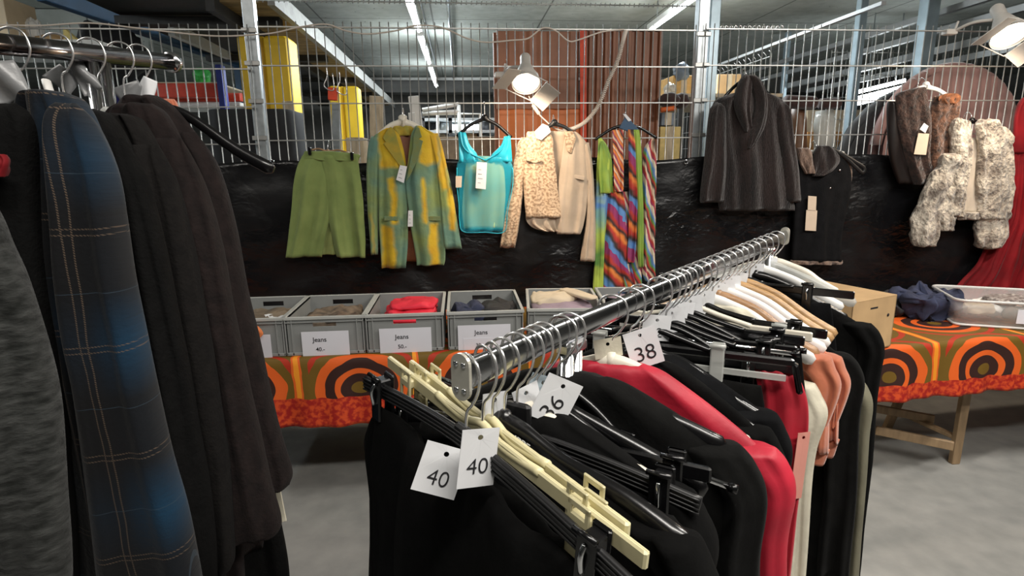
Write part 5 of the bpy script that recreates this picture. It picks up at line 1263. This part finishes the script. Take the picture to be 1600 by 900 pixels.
skirt(h, M['black2'], 'black skirt with a grey card on its waistband', .18, -.14, .6, .010, seed=105)
mb = MB(); mb.box((.150, -.022, -.215), (.205, -.0205, -.19), h, .001); mb.build('waist_card', mat('grey_card', (.16, .16, .15), .6), None, 'small grey card at the waistband under the clip of the fluted hanger', 'card')
h = hang_matrix(RA, RD, S(824), 8)
hanger(h, 'arm', M['ivory'], 'thin ivory hanger curving between black ones near the 36 tag', GH, half=.20, drop=.06, neck=-.082)
topg(h, M['black'], 'black blouse on the thin ivory hanger', .205, -.095, .06, .6, .012, .02, nm='blouse', seed=106)
card(h, (.0, -.004, -.055), 25, -14, '36', 'white tag tilted left of the silvery one', .036, .05, .02)
h = hang_matrix(RA, RD, S(838), 10)
hanger(h, 'bar', M['blackpl'], 'plain black clip hanger behind the thin ivory one', GH, zb=-.12, half=.21, clips=(.17,))
skirt(h, M['black3'], 'black skirt behind the thin ivory hanger', .17, -.14, .58, .010, seed=107)
h = hang_matrix(RA, RD, S(850), 10)
hanger(h, 'arm', M['blackpl'], 'narrow black hanger under the silvery tag', GH, half=.20, drop=.06, neck=-.08)
M['silver'] = mat('silvery_film', (.62, .74, .80), .2, .5, .2, 60, .8, 60)
card(h, (.002, -.006, -.052), 20, 24, '', 'shiny silvery tag beside the 36 tag', .040, .055, mt=M['silver'])
h = hang_matrix(RA, RD, S(878), 4, .10)
hanger(h, 'rod', M['blackpl'], 'black clip hanger with a bright steel rod reaching to the right', GH, zb=-.125, half=.23, clips=(.10,))
card(h, (.040, -.062, -.040), 10, 28, '36', 'large white tag with 36 written sideways', .048, .056, .030, txtroll=-72)
skirt(h, M['black'], 'black skirt hanging from the bright steel rod', .13, -.15, .5, .010, seed=108)
h = hang_matrix(RA, RD, S(889), 20)
hanger(h, 'arm', M['blackpl'], 'black hanger in the big woolly black coat beside the chrome upright', GH, half=.20, drop=.055, neck=-.072)
topg(h, M['black2'], 'big woolly black coat in the middle of the chrome rail', .225, -.075, .085, .62, .026, .035, nm='coat', seed=109)
# after the gap
h = hang_matrix(RA, RD, S(957), 15)
hanger(h, 'arm', M['ivory'], 'broad ivory hanger carrying the crimson shirt', GH, half=.20, drop=.09, neck=-.078, R=.0225)
topg(h, M['pinkred'], 'crimson shirt hanging from the broad ivory hanger', .235, -.092, .11, .60, .022, .035, nm='shirt', seed=110, sl=.62)
card(h, (-.005, -.004, -.05), 0, -8, '', 'plain cream tag on the neck of the broad ivory hanger', .042, .03, mt=M['offwhite'])
h = hang_matrix(RA, RD, S(986), 14)
hanger(h, 'arm', M['blackpl'], 'first glossy black hanger behind the crimson shirt, under the 38 tag', GH, half=.215, drop=.10, neck=-.085)
topg(h, M['black'], 'black top directly behind the crimson shirt', .215, -.10, .10, .6, .019, .02, nm='top', seed=111)
card(h, (.022, -.034, -.040), -4, -18, '38', 'white tag reading 38 beside the broad ivory hanger', .050, .060, .034)
h = hang_matrix(RA, RD, S(1001), 14)
hanger(h, 'arm', M['blackpl'], 'second glossy black hanger behind the crimson shirt', GH, half=.215, drop=.09, neck=-.085)
topg(h, M['black3'], 'black satin top second behind the crimson shirt', .215, -.10, .09, .6, .019, .02, nm='top', seed=112)
h = hang_matrix(RA, RD, S(1030), 14)
hanger(h, 'rect', M['blackpl'], 'black bar hanger with bent ends and clear clips over black cloth', GH, zb=-.10, half=.215, clips=(.10,), clipm=M['clear'], neck=-.07)
skirt(h, M['black2'], 'black skirt held by the clear clips', .17, -.145, .55, .012, .02, seed=113)
card(h, (.0, -.006, -.05), -5, 5, '42', 'white tag with grey figures behind the 38 tag', .048, .045, .024)
h = hang_matrix(RA, RD, S(1043), 12)
hanger(h, 'bar', M['blackpl'], 'black clip hanger of the crimson trousers', GH, zb=-.12, half=.21, clips=(.14,))
gbody(h, 'trousers', [(-.125, .15, .215, .010), (-.2, .16, .235, .014), (-.4, .16, .235, .018), (-.75, .16, .235, .022)], M['red'], 'bright crimson trousers hanging straight down at the right side', 'trousers', GG, fold=.008, nf=3, seed=114)
card(h, (.232, -.012, -.23), 10, 2, '', 'long salmon pink tag beside the crimson trousers', .024, .12, mt=M['tag_pink'])
for i, (px, y, z) in enumerate(((1053, 10, -.10), (1062, 12, -.105), (1072, 10, -.11), (1082, 8, -.10))):
    h = hang_matrix(RA, RD, S(px), y)
    hanger(h, 'bar' if i % 2 else 'rod', M['blackpl'], ['black clip hanger right behind the crimson trousers', 'second black clip hanger behind the crimson trousers', 'third black clip hanger behind the crimson trousers', 'fourth black clip hanger behind the crimson trousers'][i], GH, zb=z, half=.20, clips=(.155,))
    skirt(h, M[['black', 'black2', 'black3', 'black'][i]], ['black trousers right behind the crimson ones', 'black wool trousers second behind the crimson ones', 'black satin trousers third behind the crimson ones', 'black trousers fourth behind the crimson ones'][i], .165, z-.025, .6, .009, .02, 'trousers', seed=120+i)
    if i in (0, 2): card(h, (0, -.004, -.052), -8+i*6, -10+i*9, '', ['blank white tag beside the grey figured tag', '', 'blank white tag above the ivory and black hangers'][i], .042, .045)
h = hang_matrix(RA, RD, S(1094), 6)
hanger(h, 'bar', M['ivory'], 'pale bar hanger with clear clips in the middle of the crowded rail', GH, zb=-.10, half=.205, clips=(.15,), clipm=M['clear'])
h = hang_matrix(RA, RD, S(1104), 0)
hanger(h, 'bar', M['blackpl'], 'black bar hanger with one large clip sticking up before the wooden hangers', GH, zb=-.095, half=.225, clips=(.17,))
skirt(h, M['black'], 'long black trousers under the large upright clip', .18, -.12, .75, .014, .03, 'trousers', seed=130)
card(h, (-.0, -.006, -.05), -6, 4, '12', 'white tag with small figures left of the ivory hangers', .045, .055, .02)
h = hang_matrix(RA, RD, S(1116), 2)
hanger(h, 'arm', M['white'], 'white hanger first of the pale group before the wooden ones', GH, half=.20, drop=.085, neck=-.07)
topg(h, M['offwhite'], 'off-white shirt between black garments toward the far end', .210, -.09, .15, 1.0, .016, .015, nm='shirt', seed=131, sl=.7)
h = hang_matrix(RA, RD, S(1126), 2)
hanger(h, 'arm', M['wood'], 'reddish brown hanger behind the first white one', GH, half=.20, drop=.085, neck=-.07)
topg(h, M['salmon'], 'salmon top, nearer of the two salmon ones', .228, -.10, .09, .27, .014, .002, nm='top', seed=132, sl=.28)
h = hang_matrix(RA, RD, S(1136), 2)
hanger(h, 'arm', M['white'], 'second white hanger in the pale group', GH, half=.205, drop=.085, neck=-.07)
topg(h, M['salmon'], 'salmon top, farther of the two salmon ones', .240, -.10, .10, .26, .014, .002, nm='top', seed=133, sl=.27)
card(h, (-.0, -.006, -.05), -6, -6, '', 'blank white tag in front of the ivory hangers', .045, .05)
h = hang_matrix(RA, RD, S(1146), 2)
M['honey'] = mat('honey_wood', (.55, .33, .15), .4, 0, .2, 30, stretch=(1, 6, 6))
hanger(h, 'arm', M['white'], 'third white hanger next to the honey coloured ones', GH, half=.205, drop=.085, neck=-.07)
h = hang_matrix(RA, RD, S(1155), 2)
hanger(h, 'arm', M['honey'], 'nearer honey coloured wooden hanger', GH, half=.205, drop=.085, neck=-.07)
topg(h, M['black2'], 'long black wool coat hanging from the nearer honey wooden hanger', .245, -.12, .10, 1.05, .020, .04, nm='coat', seed=134, sl=.62)
h = hang_matrix(RA, RD, S(1164), 2)
hanger(h, 'arm', M['honey'], 'farther honey coloured wooden hanger', GH, half=.205, drop=.085, neck=-.07)
topg(h, M['khaki'], 'khaki coat whose hem shows under the black coats', .262, -.18, .10, 1.1, .014, .04, nm='coat', seed=135, sl=.66)
h = hang_matrix(RA, RD, S(1174), 4)
hanger(h, 'bar', M['blackpl'], 'far black bar hanger with a large clip near the cardboard carton', GH, zb=-.085, half=.225, clips=(.13,))
skirt(h, M['black3'], 'black satin trousers on the far clip hanger', .18, -.11, .7, .012, .02, 'trousers', seed=136)
h = hang_matrix(RA, RD, S(1184), 8)
hanger(h, 'arm', M['blackpl'], 'far black hanger beneath the last coat', GH, half=.21, drop=.08, neck=-.07)
topg(h, M['black'], 'farthest long black coat, forming the right edge of the rail', .262, -.10, .09, 1.12, .022, .04, nm='coat', seed=137, sl=1.0)
h = hang_matrix(RA, RD, S(1194), 8)
hanger(h, 'arm', M['white'], 'white hanger, last pale one but one before the end of the rail', GH, half=.19, drop=.07, neck=-.065)
h = hang_matrix(RA, RD, S(1203), 4)
hanger(h, 'arm', M['clear'], 'clear plastic hanger near the end of the rail', GH, half=.21, drop=.07, neck=-.06)
card(h, (-.0, -.006, -.045), -6, 14, '', 'upright blank white tag at the far end of the rail', .05, .06)
h = hang_matrix(RA, RD, S(1213), 4)
hanger(h, 'arm', M['ivory'], 'ivory hanger, very last on the chrome rail', GH, half=.16, drop=.06, neck=-.062)

for px_, lb_, ro_ in ((1062, 'blank white tag on the second black clip hanger behind the crimson trousers', 8), (1082, 'blank white tag on the fourth black clip hanger behind the crimson trousers', -12), (1126, 'blank white tag on the reddish brown hanger', 12), (1146, 'blank white tag between the white and honey hangers', -4), (1158, 'blank white tag on the honey coloured hangers', 10), (1184, 'blank white tag on the far black hanger beneath the last coat', 5)):
    card(hang_matrix(RA, RD, S(px_), 4), (.0, -.005, -.048), -4, ro_, '', lb_, .042, .048)
# ================================================================== LEFT RACK WITH COATS
LA = PD(265, 97, 1.18); LB0 = PD(0, 72, .86); LDr = (LB0-LA); LDr.z *= .9; LDr.normalize(); LB = LA+LDr*.75
lr = empty('clothes_rack', V((LA.x, LA.y, 0)), 'dark chrome clothes rail with winter coats at the left edge', 'clothes rack')
oval_rail(LA, LB, .0155, .013, M['dark_chrome'], lr)
dl = -LDr
mb = MB(); mb.tube([LA, LA+dl*.012], .020, 20); mb.build('end_cap', M['chrome'], lr)
# upright seen under the rail
lu = PD(158, 100, 1.02); c = LA+LDr*((LA-lu).length)
for o in (-.013, .013): MB().tube([c+V((0, 0, -.014))+LDr*o, V((c.x+LDr.x*o, c.y+LDr.y*o, .08))], .0115, 14).build('upright', M['chrome'], lr)
MB().bar(V((c.x-.25, c.y, .06)), V((c.x+.25, c.y, .06)), .03, .03, bev=.004).build('foot', M['chrome'], lr)
c2 = LB+LDr*-.05; MB().tube([c2, V((c2.x, c2.y, .08))], .012, 14).build('upright', M['chrome'], lr)
MB().bar(V((c2.x-.25, c2.y, .06)), V((c2.x+.25, c2.y, .06)), .03, .03, bev=.004).build('foot', M['chrome'], lr)
GL = 'hangers on the left coat rail'; GC = 'coats on the left rail'
LD2 = V((dl.x, dl.y, 0)).normalized()
def LH(y, yaw=0):
    t = (LA.y-y)/(-LDr.y) if abs(LDr.y) > 1e-6 else 0
    p = LA+LDr*t; m_ = Matrix.Rotation(math.radians(yaw), 4, 'Z'); m_.translation = p; return m_
def coat(nm, Y, rows, mt, label, th=.035, nf=3, fold=.012, seed=1, parts=(), hk=('arm', None), half=.17, tops=None, **k):
    """rows (py, left px, right px) measured in the plane of the coat"""
    root = empty(nm, PY(rows[-1][2]-60, rows[-1][0], Y), label, 'coat', GC)
    mb = MB(); mb.loft(W(rows, Y, th), fold=fold, nf=nf, seed=seed, nr=80, n=72, grow=.5, **k); mb.build('body', mt, root)
    for i, (pn, rr, dy, tt, pm) in enumerate(parts):
        mb = MB(); mb.loft(W(rr, Y-dy*.75, tt), fold=fold*.7, nf=2, seed=seed+i+1, nr=60, n=44, grow=.5, captop=.28); mb.build(pn, pm or mt, root)
    return root
def plaid():
    m = mat('plaid_wool', (.02, .02, .02), .95, sheen=.08, spec=.15); g = NG(m); x, y, uv = g.uv()
    n1 = g.noise(uv, 120, 3); nn = g.math('MULTIPLY', g.math('SUBTRACT', g.noise(uv, 5, 2), .5), .02)
    X = g.math('ADD', x, nn); Y = g.math('ADD', y, nn)
    def line(c, per, off, w):
        f = g.math('FRACT', g.math('ADD', g.math('DIVIDE', c, per), off)); return g.math('LESS_THAN', f, w)
    def band(c, per, off, w):
        f = g.math('FRACT', g.math('ADD', g.math('DIVIDE', c, per), off)); a = g.math('ABSOLUTE', g.math('SUBTRACT', f, .5)); r = g.math('SUBTRACT', 1, g.math('MULTIPLY', a, 1/w)); return g.math('MAXIMUM', r, 0)
    b = g.math('MULTIPLY', g.math('MINIMUM', g.math('ADD', band(X, .16, .1, .38), .15), 1), g.math('MINIMUM', g.math('ADD', band(Y, .27, .75, .30), .07), 1))
    base = g.mix(b, (.006, .006, .0065), (.006, .030, .062))
    l1 = g.math('MAXIMUM', g.math('MAXIMUM', line(X, .16, 0, .012), line(X, .16, .06, .012)), g.math('MAXIMUM', line(Y, .17, 0, .012), line(Y, .17, .05, .012)))
    l1 = g.math('MULTIPLY', l1, g.math('GREATER_THAN', g.math('SINE', g.math('MULTIPLY', g.math('ADD', x, y), 1800)), -.3))
    l2 = g.math('MULTIPLY', g.math('MAXIMUM', line(X, .16, .55, .007), line(Y, .17, .55, .007)), .5)
    c = g.mix(g.math('MULTIPLY', l1, .6), base, (.12, .085, .06)); c = g.mix(l2, c, (.035, .055, .075)); g.col(c)
    g.bump(n1, .5, .003); return m
M['plaid'] = plaid()
def wool(nm, c, c2, sc=35, b=.6, bs=55, sh=.25, st=None): return mat(nm, c, .95, 0, .3, sc, b, bs, sheen=sh, col2=c2, spec=.12, stretch=st, bdist=.006)
M['knit'] = wool('grey_boucle', (.050, .052, .050), (.010, .011, .010), 60, 1.0, 60, .1, (.6, .6, 1.6))
M['coatbrown'] = wool('brown_black_wool', (.017, .012, .0115), (.009, .007, .007), 40, .4, 160, .02)
M['coatblack'] = wool('black_wool_coat', (.005, .005, .005), (.003, .003, .003), 40, .4, 160, .0)
M['coatdeep'] = wool('dark_grey_wool', (.010, .009, .0085), (.006, .0055, .0055), 40, .4, 160, .01)
Yc = [1.26, 1.20, 1.13, 1.07, 1.00, .92, .86, .78]
# far black garment whose hem shows below the brown sleeves
coat('coat', 1.23, [(200, 190, 262), (300, 170, 330), (450, 190, 372), (600, 200, 402), (750, 220, 425), (850, 300, 444), (905, 340, 452), (960, 340, 455)], M['coatblack'], 'black coat at the far end whose hem shows below the brown sleeve cuff', .03, seed=201)
coat('coat', Yc[1], [(148, 205, 246), (165, 190, 270), (200, 180, 298), (250, 180, 330), (330, 190, 356), (450, 200, 380), (600, 220, 400), (760, 240, 418), (860, 250, 410)], M['coatbrown'], 'dark brown wool coat, last on the left rail, its cuff by the tablecloth', .035, seed=202,
     parts=[('sleeve', [(205, 262, 305), (260, 292, 338), (340, 316, 362), (450, 345, 384), (560, 365, 410), (660, 380, 432), (735, 388, 455), (758, 392, 452)], .03, .035, None)])
coat('coat', Yc[2], [(160, 190, 240), (180, 170, 262), (230, 165, 286), (320, 170, 320), (450, 180, 340), (600, 190, 358), (760, 200, 372), (890, 210, 382), (960, 210, 384)], M['coatbrown'], 'dark brown wool coat with the longer cuff, second from the far end of its rail', .035, seed=203,
     parts=[('sleeve', [(215, 240, 282), (300, 268, 318), (400, 290, 345), (520, 312, 370), (640, 335, 396), (750, 350, 420), (818, 358, 438), (834, 362, 430)], .035, .04, None)])
coat('coat', Yc[3], [(176, 172, 202), (190, 150, 222), (240, 140, 250), (330, 140, 280), (450, 150, 306), (600, 150, 330), (760, 160, 348), (900, 170, 356), (980, 170, 358)], M['coatdeep'], 'dark charcoal coat between the brown ones and the slim black one', .04, seed=204,
     parts=[('sleeve', [(225, 205, 246), (300, 225, 276), (420, 246, 306), (560, 270, 332), (700, 290, 352), (860, 300, 366), (890, 302, 362)], .035, .035, None)])
coat('coat', Yc[4], [(168, 120, 150), (182, 105, 172), (230, 100, 200), (330, 100, 235), (450, 110, 262), (600, 120, 290), (760, 130, 312), (900, 140, 330), (990, 140, 334)], M['coatblack'], 'slim black coat right behind the blue plaid one', .04, seed=205,
     parts=[('sleeve', [(215, 150, 196), (300, 180, 232), (420, 206, 262), (560, 232, 290), (700, 250, 312), (860, 268, 334), (990, 270, 336)], .03, .03, None)])
coat('coat', Yc[5], [(142, 62, 100), (156, 44, 120), (190, 34, 140), (260, 32, 165), (350, 36, 182), (480, 40, 200), (620, 60, 225), (760, 85, 250), (900, 105, 268), (1000, 110, 275)], M['plaid'], 'blue and charcoal plaid coat with pale stitched lines', .045, seed=206, nf=3,
     parts=[('sleeve', [(160, 88, 120), (200, 88, 143), (270, 92, 170), (350, 98, 186), (430, 102, 200), (520, 108, 222), (600, 124, 238), (700, 140, 262), (800, 152, 288), (905, 165, 312), (940, 168, 316)], .05, .05, None)])
coat('coat', Yc[6], [(160, -60, 30), (200, -80, 52), (300, -90, 60), (420, -80, 75), (560, -60, 92), (700, -40, 106), (900, -20, 118), (1000, -20, 120)], M['coatblack'], 'black coat between the grey boucle one and the blue plaid one', .035, seed=207)
coat('coat', Yc[7], [(300, -150, -40), (340, -150, -12), (380, -150, 6), (440, -150, 34), (540, -150, 62), (640, -150, 84), (760, -150, 98), (900, -150, 108), (1000, -150, 112)], M['knit'], 'grey boucle knit coat at the left edge of the picture, nearest of all', .04, seed=208)
MB().loft(W([(240, -40, 8), (255, -40, 14), (276, -40, 8)], .80, .01)).build('red_scarf', M['gown'], None, 'dark red scrap of lining at the left edge above the grey boucle coat', 'cloth')
# hangers on the left rail
def lhang(Y, yaw, kind, mt, label, **k):
    k.setdefault('R', .024)
    return hanger(LH(Y, yaw), kind, mt, label, GL, **k)
lhang(1.232, -3, 'arm', M['blackpl'], 'empty looking wide black hanger at the far end of the coat rail', half=.235, drop=.115, neck=-.085)
lhang(1.19, 0, 'arm', M['blackpl'], 'black hanger of the last brown coat on the left rail', half=.10, drop=.04, neck=-.105)
lhang(1.13, 0, 'arm', M['clear'], 'clear hanger of the brown coat with the longer cuff', half=.10, drop=.04, neck=-.10)
lhang(1.07, 0, 'arm', M['blackpl'], 'black hanger of the charcoal coat on the left rail', half=.10, drop=.04, neck=-.11)
lhang(1.0, 0, 'arm', M['clear'], 'clear hanger of the slim black coat', half=.08, drop=.03, neck=-.10)
lhang(.925, 0, 'arm', M['ivory'], 'ivory hanger of the blue plaid coat', half=.09, drop=.03, neck=-.085)
lhang(.865, 0, 'arm', M['wood'], 'wooden hanger of the black coat behind the grey boucle one', half=.09, drop=.03, neck=-.085)
def film(px, py, D, w, h, roll, label, mt='clear', yaw=10):
    p = PD(px, py, D); m_ = Matrix.Translation(p) @ Matrix.Rotation(math.radians(yaw), 4, 'Z') @ Matrix.Rotation(math.radians(roll), 4, 'Y')
    mb = MB(); mb.grid(lambda u, v: m_ @ V(((u-.5)*w*(1-.35*v*v), .006*math.sin(u*5+v*3), (v-.5)*h)), 12, 12)
    o = mb.build('size_tag', M[mt], None, label, 'tag', 'tags on the left coat rail'); s = o.modifiers.new('s', 'SOLIDIFY'); s.thickness = .001
    return o
M['film'] = mat('grey_film', (.22, .225, .23), .35, 0, .1, 20, .4, 40)
film(10, 128, .80, .05, .055, -12, 'grey white tag at the left edge below the rail', 'film')
film(98, 122, 1.0, .05, .035, 40, 'grey film tag in front of the slim black coat neck', 'film')
film(130, 118, 1.0, .035, .06, -25, 'pale film tag hanging left of the chrome upright', 'film')
film(205, 146, 1.1, .045, .05, 60, 'grey film tag leaning over the charcoal coat collar', 'film')
film(228, 140, 1.1, .035, .045, 25, 'bright pointed tag right of the chrome upright', 'paper')
mb = MB(); mb.tube([PD(72, 126, .94), PD(80, 152, .94)], .009, 10, rz=.6); mb.build('white_clip', M['white'], None, 'white plastic clip on the plaid coat hanger', 'clip')
mb = MB(); mb.loft([(PD(262, 154, 1.16), V((.012, 0, 0)), V((0, -.008, 0))), (PD(265, 166, 1.16), V((.015, 0, 0)), V((0, -.01, 0))), (PD(268, 185, 1.16), V((.01, 0, 0)), V((0, -.008, 0)))], nr=12); mb.build('coral_collar', M['salmon'], None, 'coral coloured collar peeking out at the far end of the coat rail', 'collar')
mb = MB(); a, b = PD(434, 765, 1.32), PD(444, 815, 1.32); mb.bar(a, b, .012, .004, (0, 1, 0), .001); mb.build('paper_strip', M['offwhite'], None, 'narrow cream strip hanging under the brown cuff beside the floor', 'tag')
